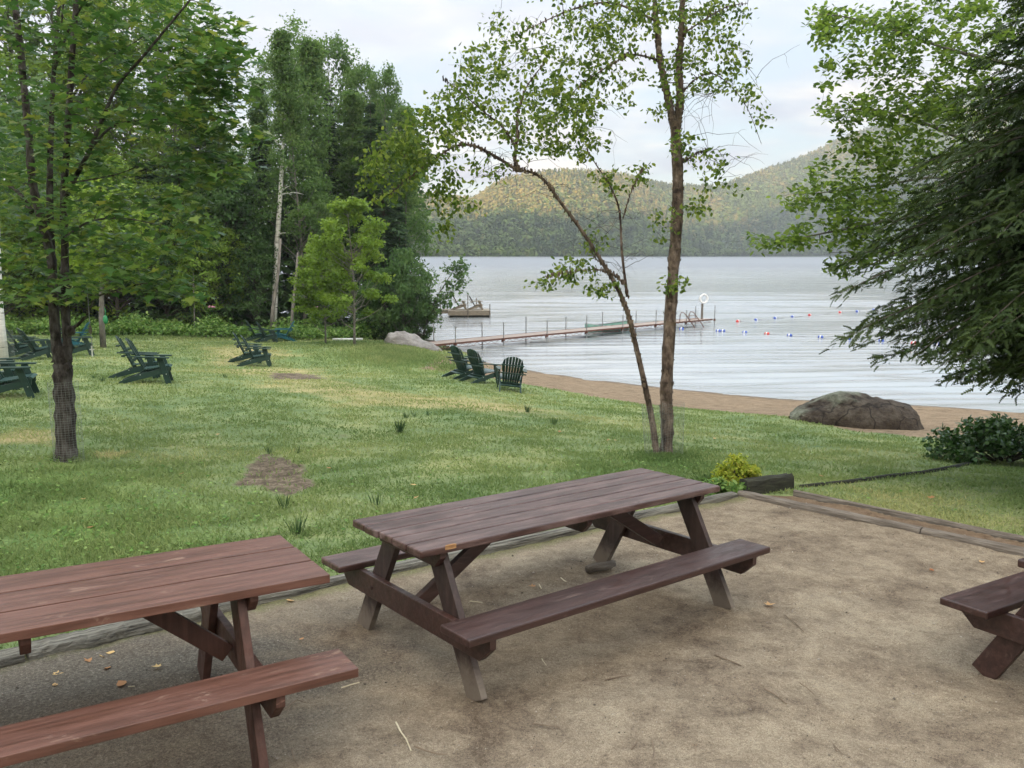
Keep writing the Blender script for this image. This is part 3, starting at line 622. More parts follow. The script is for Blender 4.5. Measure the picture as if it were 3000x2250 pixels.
# reddish table: right end corners from the photo
def Pplane(u, v, h): 
    p = Pz(u, v, h)
    for _ in range(8): p = Pz(u, v, h + patio_z(p[0], p[1]))
    return p
ra = Pplane(980, 1692, .765); rb = Pplane(789, 1571, .765); rfar = Pplane(0, 1872, .765)
d = (ra - rfar)[:2]; yaw2 = math.atan2(d[1], d[0]); print('red table yaw', yaw2, 'W', np.linalg.norm((ra - rb)[:2]), ra, rb)
ex = np.array([math.cos(yaw2), math.sin(yaw2)]); ey = np.array([-ex[1], ex[0]]); W2 = .74
mid = (ra + rb)[:2] / 2; c2 = mid - ex * 2.44 / 2
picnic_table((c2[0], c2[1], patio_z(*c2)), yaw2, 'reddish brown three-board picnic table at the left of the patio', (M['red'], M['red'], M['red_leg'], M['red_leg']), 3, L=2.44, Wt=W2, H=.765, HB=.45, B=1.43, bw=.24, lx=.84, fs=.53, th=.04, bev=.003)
qa = Pplane(2757, 1753, .44); qb = Pplane(2895, 1800, .44); qf = Pplane(3000, 1676, .44)
d = (qf - qa)[:2]; yaw3 = math.atan2(d[1], d[0]); print('t3', qa, qb, yaw3, np.linalg.norm((qa - qb)[:2]))
ex = np.array([math.cos(yaw3), math.sin(yaw3)]); ey = np.array([-ex[1], ex[0]])
# far bench: left end midpoint at local (-L/2, B/2-bw/2)
mm = (qa + qb)[:2] / 2; c3 = mm + ex * 1.22 - ey * (1.5 / 2 - .13)
picnic_table((c3[0], c3[1], patio_z(*c3)), yaw3, 'dark brown picnic table cut off by the right edge, bench end showing', (M['brown'], M['brown'], M['brown'], M['brown']), 5, L=2.44, Wt=.73, H=.765, HB=.44, B=1.50, bw=.26, lx=.98, fs=.6)
# wooden block under the far right foot of the middle table
q = Ppat(1760, 1672); bk = MB(); rb_ = random.Random(8)
bk.tube([(-.12, 0, .03), (-.06, .01, .035), (.04, -.01, .03), (.12, .005, .035)], [.03, .036, .034, .026], 9, rng=rb_, noise_=.12)
o = bk.build('wood_chunk', M['timber_brown'], None, True); o.location = tuple(q); o.rotation_euler = (0, 0, .5); tag(o, 'short bark-covered log chunk under the middle table leg', 'log')

# ------------------------------------------------------------------ landscape timbers
def timber(a, b, w, h, mat, label, z_lift=0, wob_=.012, seed=1, name='landscape_timber', cat='timber', nseg=14, taper=False):
    r = random.Random(seed); a = np.array([a[0], a[1], patio_z(a[0], a[1])]); b = np.array([b[0], b[1], patio_z(b[0], b[1])])
    L = np.linalg.norm(b - a); d = (b - a) / L; s = np.array([-d[1], d[0], 0]); s /= np.linalg.norm(s); up = np.array([0, 0, 1.])
    sec = [(-.5, 0), (-.5, .7), (-.42, .92), (-.15, 1.0), (.2, .97), (.42, .93), (.5, .7), (.5, 0)]
    V = []; n = len(sec)
    for i in range(nseg + 1):
        x = L * i / nseg
        for (yy, zz) in sec:
            V.append([x, yy * w * (1 + r.uniform(-.07, .07)) + r.uniform(-wob_, wob_) * .4, (zz * (1 + r.uniform(-.05, .03) * (zz > .5)) - .45) * h * 1.6 * .62 + z_lift])
    Fs = [(i * n + k, i * n + (k + 1) % n, (i + 1) * n + (k + 1) % n, (i + 1) * n + k) for i in range(nseg) for k in range(n)] + [tuple(range(n)), tuple(range(nseg * n, (nseg + 1) * n))[::-1]]
    mb = MB(); mb.add(V, Fs); o = mb.build(name, mat, None); o.location = tuple(a)
    o.rotation_euler = (0, -math.asin(d[2]), math.atan2(d[1], d[0])); return tag(o, label, cat, 'timbers edging the patio' if name == 'landscape_timber' else None)
pm1 = Ppat(85, 1908)[:2]; 
timber(Ppat(60, 1932)[:2] - ex * 0 + (Ppat(60, 1932)[:2] - Ppat(980, 1712)[:2]) * .6, Ppat(66, 1930)[:2], .15, .12, M['timber'], 'split grey weathered timber end at the far left of the patio edge', seed=4)
timber(Ppat(78, 1926)[:2], Ppat(600, 1800)[:2], .15, .13, M['timber'], 'grey cracked timber behind the reddish table', seed=5, nseg=26, wob_=.016)
timber(Ppat(604, 1798)[:2], Ppat(1240, 1655)[:2], .11, .11, M['timber'], 'pale timber running between the reddish and the middle table', seed=6)
timber(Ppat(1244, 1654)[:2], Ppat(2150, 1456)[:2], .10, .10, M['timber'], 'pale timber on the lawn side behind the middle table', seed=7)
timber(Ppat(2168, 1452)[:2], Ppat(2700, 1563)[:2], .10, .11, M['timber_brown'], 'brown weathered timber from the patio corner towards the right', seed=8)
timber(Ppat(2704, 1564)[:2], pd2, .10, .11, M['timber_brown'], 'brown weathered timber at the right image edge, inner row', seed=9)
timber(Ppat(2328, 1448)[:2], pf2, .065, .09, M['timber_brown'], 'thin dark timber between the lawn and the bare dirt strip', seed=10, nseg=26)
timber(Ppat(2176, 1447)[:2], Ppat(2312, 1428)[:2], .13, .22, M['timber_dark'], 'short dark mossy timber block standing raised at the patio corner', z_lift=.04, seed=11, nseg=6)
# thin black edging strip across the lawn
eg = MB(); pts = [G(u, v, .012) for u, v in [(2345, 1428), (2480, 1416), (2600, 1400), (2700, 1388), (2780, 1374), (2860, 1356)]]
eg.tube(pts, [.02, .03, .035, .03, .032, .03], 6); tag(eg.build('lawn_edging', M['timber_dark']), 'thin dark edging strip half buried across the right lawn', 'edging')

# ------------------------------------------------------------------ lawn chairs
def adirondack(label, mats=None, name='adirondack_chair', group='adirondack chairs on the lawn'):
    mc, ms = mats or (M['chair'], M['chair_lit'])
    t = empty(name, (0, 0, 0), 0, label, 'chair', group)
    # +X is the front; side rails run from the seat front down to the rear foot
    hw = .275
    for s in (-1, 1):
        y = s * hw
        MB().prism([(.40, .36), (.40, .25), (.34, .22), (.1, .17), (-.47, .0), (-.60, .0), (-.56, .045), (-.12, .24), (.02, .27), (.2, .33), (.3, .36)], y - .016, y + .016, axis=1).build('side_rail', mc, t, bevel=.004)
        y2 = s * (hw + .034)
        MB().board((.21, y2, .56), (.40, y2, .0), .115, .03, (0, 1, 0)).build('front_leg', mc, t, bevel=.004)
        yc = s * (hw + .075)
        MB().prism([(-.42, yc - s * -.0 - .035), (-.1, yc - .055), (.18, yc - .075), (.36, yc - .072), (.405, yc - .03), (.41, yc + .03), (.36, yc + .072), (.18, yc + .075), (-.1, yc + .055), (-.42, yc + .035)], .56, .588, axis=2).build('armrest', mc, t, bevel=.004)
        MB().prism([(.16, .42), (.26, .56), (.16, .56)], y2 + s * .017 - .012, y2 + s * .017 + .012, axis=1).build('arm_bracket', mc, t)
        for bx, bz, by in ((.345, .22, y2 + s * .017), (-.17, .19, y + s * .018)): MB().tube([(bx, by, bz), (bx, by + s * .008, bz)], .011, 8).build('bolt', M['bolt'], t)
    seat = MB(); xs = np.linspace(.40, -.08, 8)
    for k, x in enumerate(xs):
        z = .37 - .005 * (k == 0) - .34 * max(0, (.33 - x)) * .62 + .10 * max(0, (.33 - x)) ** 2
        sl = .02 if k else .5
        seat.box((x, 0, z + .012), (.058, .56, .022), Matrix.Rotation(.5 if k == 0 else -.17 + .05 * (k - 3), 3, 'Y'))
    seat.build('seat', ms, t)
    bk = MB(); n = 7; lean = .50; base = np.array([-.10, 0, .215]); bd = np.array([-math.sin(lean), 0, math.cos(lean)]); bn = np.array([math.cos(lean), 0, math.sin(lean)])
    for k in range(n):
        q = (k - (n - 1) / 2) / ((n - 1) / 2); yb = q * .185; yt = q * .25; wb = .053; wt = .070
        zt = lambda yy: .83 - 1.9 * yy * yy - 9 * max(0, abs(yy) - .22) ** 2 * 4
        R = [(yb - wb / 2, 0), (yb + wb / 2, 0), (yt + wt / 2, zt(yt + wt / 2)), (yt + wt * .17, zt(yt + wt * .17)), (yt - wt * .17, zt(yt - wt * .17)), (yt - wt / 2, zt(yt - wt / 2))]
        curve = .035 * (q * q)
        V = [base + bd * zz + np.array([0, yy, 0]) + bn * (tt + curve) for tt in (0, .02) for yy, zz in R]; m = 6
        bk.add(V, [tuple(range(m)), tuple(range(m, 2 * m))[::-1]] + [(i, m + i, m + (i + 1) % m, (i + 1) % m) for i in range(m)])
    bk.build('backrest', mc, t)
    for zz, w, nm in ((.60, .60, 'upper_back_rail'), (.345, .76, 'arm_rail')):
        c = base + bd * zz - bn * .045; poly = [(-.02, -w / 2), (.05, -w / 2), (.035, -w / 4), (.028, 0), (.035, w / 4), (.05, w / 2), (-.02, w / 2), (-.045, w / 4), (-.05, 0), (-.045, -w / 4)]
        MB().prism([(c[0] + a, b) for a, b in poly], c[2] - .014, c[2] + .014, axis=2).build(nm, mc, t, bevel=.003)
    MB().box((-.16, 0, .205), (.03, .52, .07), Matrix.Rotation(-.5, 3, 'Y')).build('lower_back_rail', mc, t)
    MB().box((-.26, 0, .165), (.07, .56, .024), Matrix.Rotation(-.45, 3, 'Y')).build('rear_stretcher', mc, t)
    return t
def put(ch, u, v, yaw, D=None):
    p = G(u, v) if D is None else P(u, v, D)
    z0 = gz(p[0], p[1]); e = .4
    nx_ = (gz(p[0] + e, p[1]) - gz(p[0] - e, p[1])) / (2 * e); ny_ = (gz(p[0], p[1] + e) - gz(p[0], p[1] - e)) / (2 * e)
    n = Vector((-nx_, -ny_, 1)).normalized(); xa = Vector((math.cos(yaw), math.sin(yaw), 0)); xa = (xa - xa.dot(n) * n).normalized(); ya = n.cross(xa)
    ch.rotation_euler = Matrix((xa, ya, n)).transposed().to_euler(); ch.location = (p[0], p[1], z0 - .012); return p
ch0 = adirondack('green lawn chair, nearer of the pair left of centre facing right')
spots = [
    (440, 1119, rad(18), None), # P front
    (405, 1106, rad(19), 'green lawn chair, farther of the pair left of centre facing right'),
    (752, 1072, rad(15), 'green lawn chair, nearer of the pair in mid lawn by the dirt patch'),
    (725, 1061, rad(15), 'green lawn chair, farther of the pair in mid lawn by the dirt patch'),
    (28, 1160, rad(22), 'green lawn chair cut off by the left edge, nearer one with visible front leg'),
    (-12, 1140, rad(22), 'green lawn chair cut off by the left edge, mostly hidden behind the nearer one'),
    (112, 1053, rad(44), 'green lawn chair with rounded back just left of the maple trunk'),
    (68, 1044, rad(36), 'green lawn chair, middle of the three left of the maple trunk'),
    (40, 1038, rad(36), 'green lawn chair, farthest left of the three beyond the maple trunk'),
    (228, 1042, rad(31), 'green lawn chair half hidden behind the maple trunk on its right side'),
    (782, 1003, rad(28), 'green lawn chair by the woods, arm to arm with the teal chair'),
    (752, 998, rad(24), 'green lawn chair by the woods, leftmost of the trio'),
    (1358, 1108, rad(40), 'green lawn chair by the beach, leftmost of three facing the lake'),
    (1408, 1121, rad(42), 'green lawn chair by the beach, middle of three facing the lake'),
    (1492, 1143, rad(92), 'green lawn chair by the beach seen straight from behind'),
]
for i, (u, v, a, lab) in enumerate(spots):
    c = ch0 if i == 0 else copy_tree(ch0)
    put(c, u, v, a)
    if lab: c['label'] = lab
ct = adirondack('teal lawn chair by the woods, back leaning to the right', (M['teal'], M['teal']), group='teal chairs near the woods')
put(ct, 832, 999, rad(195))
ct2 = copy_tree(ct); put(ct2, 222, 1021, rad(200)); ct2['label'] = 'teal lawn chair behind the maple trunk'

# ------------------------------------------------------------------ boulders
def boulder(name, prof, D, depth, mat, label, seed, n=56, m=30):
    """prof: ground-level outline given as (u, v_top) in the photo; built as a closed lump with real depth"""
    rng = np.random.default_rng(seed); us = np.array([q[0] for q in prof]); tops = np.array([q[1] for q in prof]); bots = np.array([q[2] for q in prof])
    V = []; 
    for i in range(n + 1):
        t = i / n; u = us[0] + (us[-1] - us[0]) * t; vt = np.interp(u, us, tops); vb = np.interp(u, us, bots)
        X = (u - 1500) / F * D; zt = P(u, vt, D)[2]; zb = P(u, vb, D)[2] - .25
        hh = max(zt - zb, .02); dp = depth * (max(0.02, 1 - abs(2 * t - 1) ** 2.4)) ** .6
        for k in range(m + 1):
            a = math.pi * k / m
            yy = -math.cos(a) * dp; s = math.sin(a); zz = zb + hh * (abs(s) ** .55)
            V.append([X, yy, zz])
    V = np.array(V)
    from mathutils import noise as mn
    ctr = V.mean(0); V[:, :2] -= ctr[:2]
    for k in range(len(V)):
        q = Vector(V[k]) * 1.1 + Vector((seed, 0, 0)); nn = mn.fractal(q, .8, 2.1, 6) * .09 + (.5 - mn.cell(q * 1.3 + Vector((mn.noise(q * 2), 0, mn.noise(q * 2 + Vector((5, 0, 0))))) * .3)) * .04; cr = (abs(mn.noise(Vector((V[k][0] * 1.4 + seed, V[k][1] * 1.4, V[k][2] * 5)))) < .06) * -.03
        cv = Vector((V[k][0] * .3, V[k][1], V[k][2] - ctr[2])); cv.normalize(); V[k] += np.array(cv) * (nn + cr)
    i = (np.arange(n)[:, None] * (m + 1) + np.arange(m)[None]).ravel(); loops = np.stack([i, i + m + 1, i + m + 2, i + 1], 1).ravel()
    me = np_mesh(name, V, loops, np.arange(0, len(loops), 4)); o = link_mesh(me, name, mat, smooth=True); o.location = (ctr[0], ctr[1] + math.cos(PITCH) * D, 0)
    return tag(o, label, 'boulder')
boulder('boulder', [(2316, 1222, 1222), (2340, 1196, 1232), (2400, 1178, 1250), (2455, 1158, 1262), (2510, 1155, 1268), (2570, 1165, 1272), (2620, 1175, 1274), (2665, 1192, 1276), (2685, 1225, 1278), (2720, 1274, 1282)], 18.3, 1.0, M['rock'], 'large dark lichen-topped boulder at the edge of beach and lawn', 3)
boulder('boulder', [(1132, 992, 994), (1150, 978, 1004), (1185, 970, 1016), (1215, 978, 1020), (1240, 996, 1020), (1270, 1004, 1024), (1297, 1024, 1028)], 39.0, 1.1, M['rock_grey'], 'pale grey rock slab sloping down to the start of the dock', 9)

# ------------------------------------------------------------------ dock
zk = WZ + .42
dA = P(1290, 1003, 38.2)[:2]; dA = Pz(1288, 1008, zk)[:2]; dB = Pz(2088, 934, zk)[:2]
# axis through the near edge of the deck
dd = dB - dA; DL = np.linalg.norm(dd); dd /= DL; dn = np.array([-dd[1], dd[0]]); yawd = math.atan2(dd[1], dd[0]); print('dock', dA, dB, DL)
dock = empty('dock', (dA[0], dA[1], WZ), yawd, 'long narrow pier with rusty red frame and tall grey posts', 'dock')
DW = 1.15; ns = 7; sl = DL / (ns + .25)
for k in range(ns + 1):
    x0 = (k - 1) * sl + .25 * sl if k else -.35 * sl; x1 = x0 + sl if k else .25 * sl
    if k == 0: x0 = -1.3
    MB().box(((x0 + x1) / 2, DW / 2, .42 - .03), (x1 - x0 - .02, DW, .05)).build('deck_panel', M['deck'], dock)
    fr = MB()
    for y in (.01, DW - .01):
        fr.box(((x0 + x1) / 2, y - .02 if y < .1 else y + .02, .385), (x1 - x0 - .04, .03, .085)); 
        fr.box(((x0 + x1) / 2, y, .20), (x1 - x0 - .3, .018, .018))
        nz = 6; xs_ = np.linspace(x0 + .15, x1 - .15, nz * 2 + 1)
        for j in range(nz * 2):
            za, zb_ = (.20, .34) if j % 2 else (.34, .20)
            fr.board((xs_[j], y, za), (xs_[j + 1], y, zb_), .014, .012, (0, 1, 0))
        fr.box((x0 + .1, y, .30), (.08, .035, .17))
    fr.build('truss_frame', M['rust'], dock)
for k in range(ns + 1):
    x = k * sl + .3 * sl
    for y in (-.04, DW + .04):
        MB().tube([(x if y < 0 else x - .35, y, -1.3), (x if y < 0 else x - .35, y, 1.20 + .09 * math.sin(k * 3 + y))], .028, 8).build('post', M['steel'], dock)
        MB().box((x if y < 0 else x - .35, y * 1.0, .36), (.10, .09, .14)).build('post_bracket', M['rust'], dock)
ld = empty('swim_ladder', (dA[0] + dd[0] * (DL - 3.3), dA[1] + dd[1] * (DL - 3.3), WZ), yawd); ld.parent = dock; ld.location = (DL - 3.55, -.05, 0); ld.rotation_euler = (0, 0, 0)
lm = MB()
for x in (0, .95):
    lm.tube([(x, .12, .36), (x, .1, .85), (x + .04, .02, 1.0), (x + .14, -.1, .96), (x + .5, -.42, .35), (x + .7, -.62, -.1), (x + .85, -.7, -.4)], .026, 7)
for q in (.25, .5, .75): lm.tube([(0 + .14 + .5 * q, -.1 - .42 * q, .96 - .8 * q), (.95 + .14 + .5 * q, -.1 - .42 * q, .96 - .8 * q)], .02, 6)
bpy.data.objects.remove(ld); lo = lm.build('ladder', M['rust'], dock, True); lo.location = (DL - 3.4, 0, 0)
lp = MB().box((0, 0, .55), (.10, .10, 1.1)).build('ring_post', M['timber_brown'], dock); lp.location = (DL - .7, .35, .30)
rg = MB(); R1, r1 = .27, .065; nn = 28; mm_ = 10
V = [((R1 + r1 * math.cos(b)) * math.cos(a), r1 * math.sin(b), (R1 + r1 * math.cos(b)) * math.sin(a)) for a in np.linspace(0, 2 * math.pi, nn, False) for b in np.linspace(0, 2 * math.pi, mm_, False)]
rg.add(V, [(i * mm_ + j, i * mm_ + (j + 1) % mm_, ((i + 1) % nn) * mm_ + (j + 1) % mm_, ((i + 1) % nn) * mm_ + j) for i in range(nn) for j in range(mm_)])
o = rg.build('life_ring', M['white'], None, True); pr = dA + dd * (DL - .7) + dn * .25; o.location = (pr[0], pr[1], WZ + 1.72); o.rotation_euler = (0, 0, yawd - .4); tag(o, 'white life ring hanging on the post at the dock end', 'life ring')
# green rowboat moored behind the dock
bt = MB(); nb_ = 14; mb2 = 9
for i in range(nb_ + 1):
    t = i / nb_; x = -2.2 + 4.4 * t; hw = .72 * (math.sin(math.pi * min(1, t * 1.06)) ** .55) * (1 if t < .85 else .9) + .01
    sheer = .34 + .2 * (2 * t - 1) ** 2
    for k in range(mb2):
        a = math.pi * k / (mb2 - 1); bt.v.append((x, -hw * math.cos(a), sheer - (sheer + .08) * (math.sin(a) ** .6)))
bt.f += [(i * mb2 + k, (i + 1) * mb2 + k, (i + 1) * mb2 + k + 1, i * mb2 + k + 1) for i in range(nb_) for k in range(mb2 - 1)]
boat = empty('rowboat', (0, 0, 0), 0, 'pale green rowboat moored behind the dock', 'boat')
h_ = bt.build('hull', M['hull'], boat, True); so = h_.modifiers.new('s', 'SOLIDIFY'); so.thickness = .03
gw = MB(); 
for s in (-1, 1): gw.tube([(-2.2 + 4.4 * t, s * (.72 * (math.sin(math.pi * min(1, t * 1.06)) ** .55) * (1 if t < .85 else .9) + .01),   .34 + .2 * (2 * t - 1) ** 2) for t in np.linspace(0, 1, 15)], .025, 6)
gw.build('gunwale', M['steel'], boat, True)
for x in (-.9, .5): MB().box((x, 0, .24), (.25, 1.24, .03)).build('thwart', M['hull'], boat)
pb_ = dA + dd * (sl * 4.75) + dn * (DW + .95); boat.location = (pb_[0], pb_[1], WZ); boat.rotation_euler = (0, 0, yawd + .02)

# ------------------------------------------------------------------ raft with two old chairs
rp = Pz(1375, 929, WZ); raft = empty('swim_raft', (rp[0], rp[1], WZ), rad(4), 'weathered wooden platform with thin posts near the left shore', 'raft')
RW = 3.0
MB().box((0, 1.3, .42), (RW * 1.0, 2.6, .06)).build('deck', M['old_wood'], raft)
for y in (-.02, 2.62): MB().box((0, y, .26), (RW, .05, .26)).build('side_board', M['old_wood'], raft)
for x in (-RW / 2 - .03, RW / 2 + .03): MB().box((x, 1.3, .26), (.05, 2.7, .26)).build('side_board', M['old_wood'], raft)
MB().box((0, 1.3, .03), (RW - .1, 2.5, .2)).build('float_block', M['timber_dark'], raft)
MB().box((-2.9, 2.0, .42), (2.7, 1.2, .05)).build('gangway', M['old_wood'], raft)
MB().box((-2.9, 1.38, .28), (2.7, .05, .22)).build('gangway_side', M['old_wood'], raft)
for x, y, h in ((1.5, -.08, .95), (-.1, -.08, 1.7), (.8, 2.7, 1.1), (.6, 2.7, 1.25), (-2.1, 1.3, 1.3), (-2.35, 2.65, 1.5), (-3.2, 2.6, 1.0)):
    MB().tube([(x, y, -1), (x, y, h)], .035, 7).build('post', M['timber_brown'], raft)
old0 = adirondack('weathered brown chair on the raft, left of the two', (M['old_wood'], M['old_wood']), group='old chairs on the raft')
for ch_ in old0.children:
    if ch_.name.startswith('backrest') : ch_.data.materials[0] = M['mossy_wood']
for i, (x, lab) in enumerate(((-.75, None), (.45, 'weathered brown chair on the raft, right of the two'))):
    c = old0 if i == 0 else copy_tree(old0); c.location = (rp[0] + x, rp[1] + 1.2, WZ + .45); c.rotation_euler = (0, 0, rad(8)); c.scale = (1.12, 1.12, 1.12)
    if lab: c['label'] = lab
# white topped float at the right
sp_ = Pz(2710, 915, WZ); fl = empty('swim_float', (sp_[0], sp_[1], WZ), rad(-3), 'low grey float with white top behind the hemlock branches', 'raft')
MB().box((2.6, 1.5, .22), (5.2, 3.0, .40)).build('hull', M['float_grey'], fl); MB().box((2.6, 1.5, .45), (5.3, 3.1, .05)).build('deck', M['white'], fl)

# ------------------------------------------------------------------ swim-line floats
def buoy(colm, label, group):
    r = empty('swim_line_float', (0, 0, 0), 0, label, 'buoy', group)
    def lathe(pr, mat, nm):
        mb = MB(); mb.tube([(x, 0, 0) for x, _ in pr], [q for _, q in pr], 12); mb.build(nm, mat, r, True)
    lathe([(-.17, .03), (-.15, .09), (-.10, .125), (-.045, .135)], colm, 'end_cap'); lathe([(-.044, .135), (0, .137), (.044, .135)], M['white'], 'middle_band'); lathe([(.045, .135), (.10, .125), (.15, .09), (.17, .03)], colm, 'end_cap')
    return r
near = [(1997, 965, 'b'), (2104, 971, 'b'), (2118, 971, 'b'), (2182, 975, 'b'), (2247, 979, 'r'), (2313, 984, 'b'), (2404, 989, 'b'), (2485, 994, 'b'), (2582, 1000, 'b'), (2677, 1007, 'r'), (2746, 1011, 'b'), (2895, 1020, 'b')]
far = [(2162, 942, 'r'), (2215, 938, 'b'), (2271, 933, 'b'), (2322, 929, 'b'), (2372, 924, 'r'), (2461, 916, 'r'), (2511, 913, 'b'), (2559, 908, 'b'), (2607, 904, 'b'), (2648, 900, 'r'), (2674, 899, 'b'), (2684, 899, 'b')]
protos = {}
for row, L_, g in (('near', near, 'floats of the near swim line'), ('far', far, 'floats of the far swim line')):
    npt = [Pz(u, v, WZ) for u, v, _ in L_]
    reds = 0; cnt = 0
    nth = ['first', 'second', 'third', 'fourth', 'fifth', 'sixth', 'seventh', 'eighth', 'ninth', 'tenth', 'eleventh', 'twelfth']
    for i, ((u, v, cl), p_) in enumerate(zip(L_, npt)):
        nm = 'blue' if cl == 'b' else 'red'
        lab = f'{nm} and white float, {nth[i]} from the left on the {row} swim line'
        if cl not in protos: protos[cl] = buoy(M['blue'] if cl == 'b' else M['redp'], lab, g); b = protos[cl]
        else: b = copy_tree(protos[cl])
        b['label'] = lab; b['group'] = g; dz = npt[min(i + 1, len(npt) - 1)] - npt[max(i - 1, 0)]
        b.location = (p_[0], p_[1], WZ + .01); b.scale = (.85, .85, .85); b.rotation_euler = (0, 0, math.atan2(dz[1], dz[0]))
    rp_ = MB(); rp_.tube([q + np.array([0, 0, .0]) for q in npt] + [npt[-1] + (npt[-1] - npt[-2]) * 1.5], .012, 5)
    tag(rp_.build('float_rope', M['rope']), f'thin rope threading the {row} line of swim floats', 'rope')

# white pipe by the young maple, flat stone at the wood edge
q = G(975, 999); q2 = G(1062, 998); o = MB().tube([(q[0], q[1], q[2] + .07), (q2[0], q2[1], q2[2] + .07)], .055, 9).build('white_pipe', M['white_trim'], None, True); tag(o, 'white pipe lying in the grass at the wood edge', 'pipe')
rngr = random.Random(4)
def stone(u, v, w, label):
    q = G(u, v); mb = MB(); mb.tube([(-w / 2, 0, .03), (-w * .3, .02, .06), (0, -.02, .08), (w * .3, 0, .06), (w / 2, 0, .03)], [.03, .13, .16, .12, .04], 9, rng=rngr, noise_=.12)
    o = mb.build('stone', M['rock_grey'], None, True); o.location = tuple(q); o.scale = (1, 1.3, .7); return tag(o, label, 'stone', 'stones at the wood edge')
stone(650, 989, .7, 'flat grey stone at the weedy wood edge, right one'); stone(607, 991, .5, 'small grey stone at the weedy wood edge, left one')

# ------------------------------------------------------------------ trees drawn limb by limb
def grow(seed, name_root, trunks, blobs, leafm, barkm, twigm, tmpl, leaf, base, per=(7, 12), spread=.07, up=.35, bare=(), hang=.0, twig_r=.006, crown_name='crown', twig_sag=.04, flakes=False, dens=1.0):
    """trunks: list of ([(u, v, D), ...], r0, r1) limbs; blobs: (u, v, ru, rv, D, rD, n) foliage regions reached by twigs"""
    rng = np.random.default_rng(seed); base = np.array(base); T = MB(); nodes = []; nr = []
    for pts, r0, r1 in trunks:
        Q = [P(*q) - base for q in pts]; k = len(Q)
        ts = np.linspace(0, k - 1, (k - 1) * 6 + 1); QQ = np.array(Q)
        # Catmull-Rom so that limbs bend softly
        out_ = []
        for t in ts:
            i = min(int(t), k - 2); f = t - i; p0 = QQ[max(i - 1, 0)]; p1 = QQ[i]; p2 = QQ[i + 1]; p3 = QQ[min(i + 2, k - 1)]
            out_.append(.5 * ((2 * p1) + (-p0 + p2) * f + (2 * p0 - 5 * p1 + 4 * p2 - p3) * f * f + (-p0 + 3 * p1 - 3 * p2 + p3) * f ** 3))
        rr = [r0 + (r1 - r0) * (j / (len(out_) - 1)) ** .8 for j in range(len(out_))]
        if r0 > .05:
            rr = [q * (1 + .10 * math.sin(j * 1.7 + seed) * (.5 + .5 * math.sin(j * .6)) + rng.uniform(-.05, .05)) for j, q in enumerate(rr)]; rr[0] *= 1.25
        T.tube(out_, rr, 14 if r0 > .05 else 7, rng=rng, noise_=.08 if r0 > .05 else .03)
        nodes += list(out_[2:]); nr += rr[2:]
    blobs = [(u, v, ru, rv, Dq, rD, max(1, int(n * dens))) for (u, v, ru, rv, Dq, rD, n) in blobs]
    tg = []
    for (u, v, ru, rv, D, rD, n) in blobs:
        a = rng.uniform(0, 2 * math.pi, n); q = rng.random(n) ** .5; w = rng.uniform(-1, 1, n)
        for k in range(n):
            tg.append(P(u + ru * q[k] * math.cos(a[k]), v + rv * q[k] * math.sin(a[k]), D + rD * w[k]) - base)
    tg = np.array(tg); nodes = np.array(nodes); nr = np.array(nr)
    d0 = np.array([np.min(np.linalg.norm(nodes - t, axis=1)) for t in tg]); order = np.argsort(d0)
    TW = MB(); pos = []; dirs = []
    NN = list(nodes); NR = list(np.minimum(nr, .03))
    for oi in order:
        t = tg[oi]; A = np.array(NN); dd_ = np.linalg.norm(A - t, axis=1) + .35 * np.maximum(0, A[:, 2] - t[2]); j = int(np.argmin(dd_)); s = A[j]
        L = np.linalg.norm(t - s)
        if L < .05: continue
        pts = bez(s, t, twig_sag * (1 if rng.random() < .7 else -1), 5, rng, .05); r = min(NR[j] * .7, twig_r * (1 + L)); r = max(r, .0025)
        TW.tube(pts, [r, r * .85, r * .65, r * .45, r * .25], 4, cap=False)
        for q in pts[2:]: NN.append(q); NR.append(r * .7)
        m = int(rng.integers(*per) * min(1.6, max(.6, L / .5)))
        pa = np.array(pts); tt = rng.uniform(.25, 1.05, m) * 4; seg = np.clip(tt.astype(int), 0, 3); f = (tt - seg)[:, None]
        pp = pa[seg] * (1 - f) + pa[seg + 1] * f
        pos.append(pp + rng.normal(size=(m, 3)) * spread * np.array([1, 1, .6])); dirs.append(np.repeat([(t - s) / L], m, 0))
    for (u, v, D, n, L) in bare:
        for _ in range(n):
            s = P(u, v, D) - base + rng.normal(size=3) * .1; th = rng.uniform(0, 2 * math.pi); e = s + np.array([math.cos(th) * L, math.sin(th) * L * .5, rng.uniform(-.7, .5) * L])
            A = np.array(NN); j = int(np.argmin(np.linalg.norm(A - s, axis=1))); pts = bez(A[j], e, .12, 6, rng, .04)
            TW.tube(pts, [.004, .0035, .003, .0025, .002, .0012], 3, cap=False)
            e2 = pts[3] + rng.normal(size=3) * L * .4; TW.tube(bez(pts[3], e2, .1, 4, rng, .04), [.0025, .002, .0015, .001], 3, cap=False)
    pos = np.concatenate(pos); dirs = np.concatenate(dirs); n = len(pos)
    ax, nrm = rand_frames(rng, n, up, dirs * .6 + np.array([0, 0, -hang]), .45)
    me = leaves(crown_name, pos, ax, nrm, leaf * rng.uniform(.6, 1.2, n), tmpl, rng)
    name_root.location = tuple(base)
    tr = T.build('trunk', barkm, name_root, True)
    TW.build('branches', twigm, name_root, True)
    cr = link_mesh(me, crown_name, leafm, name_root)
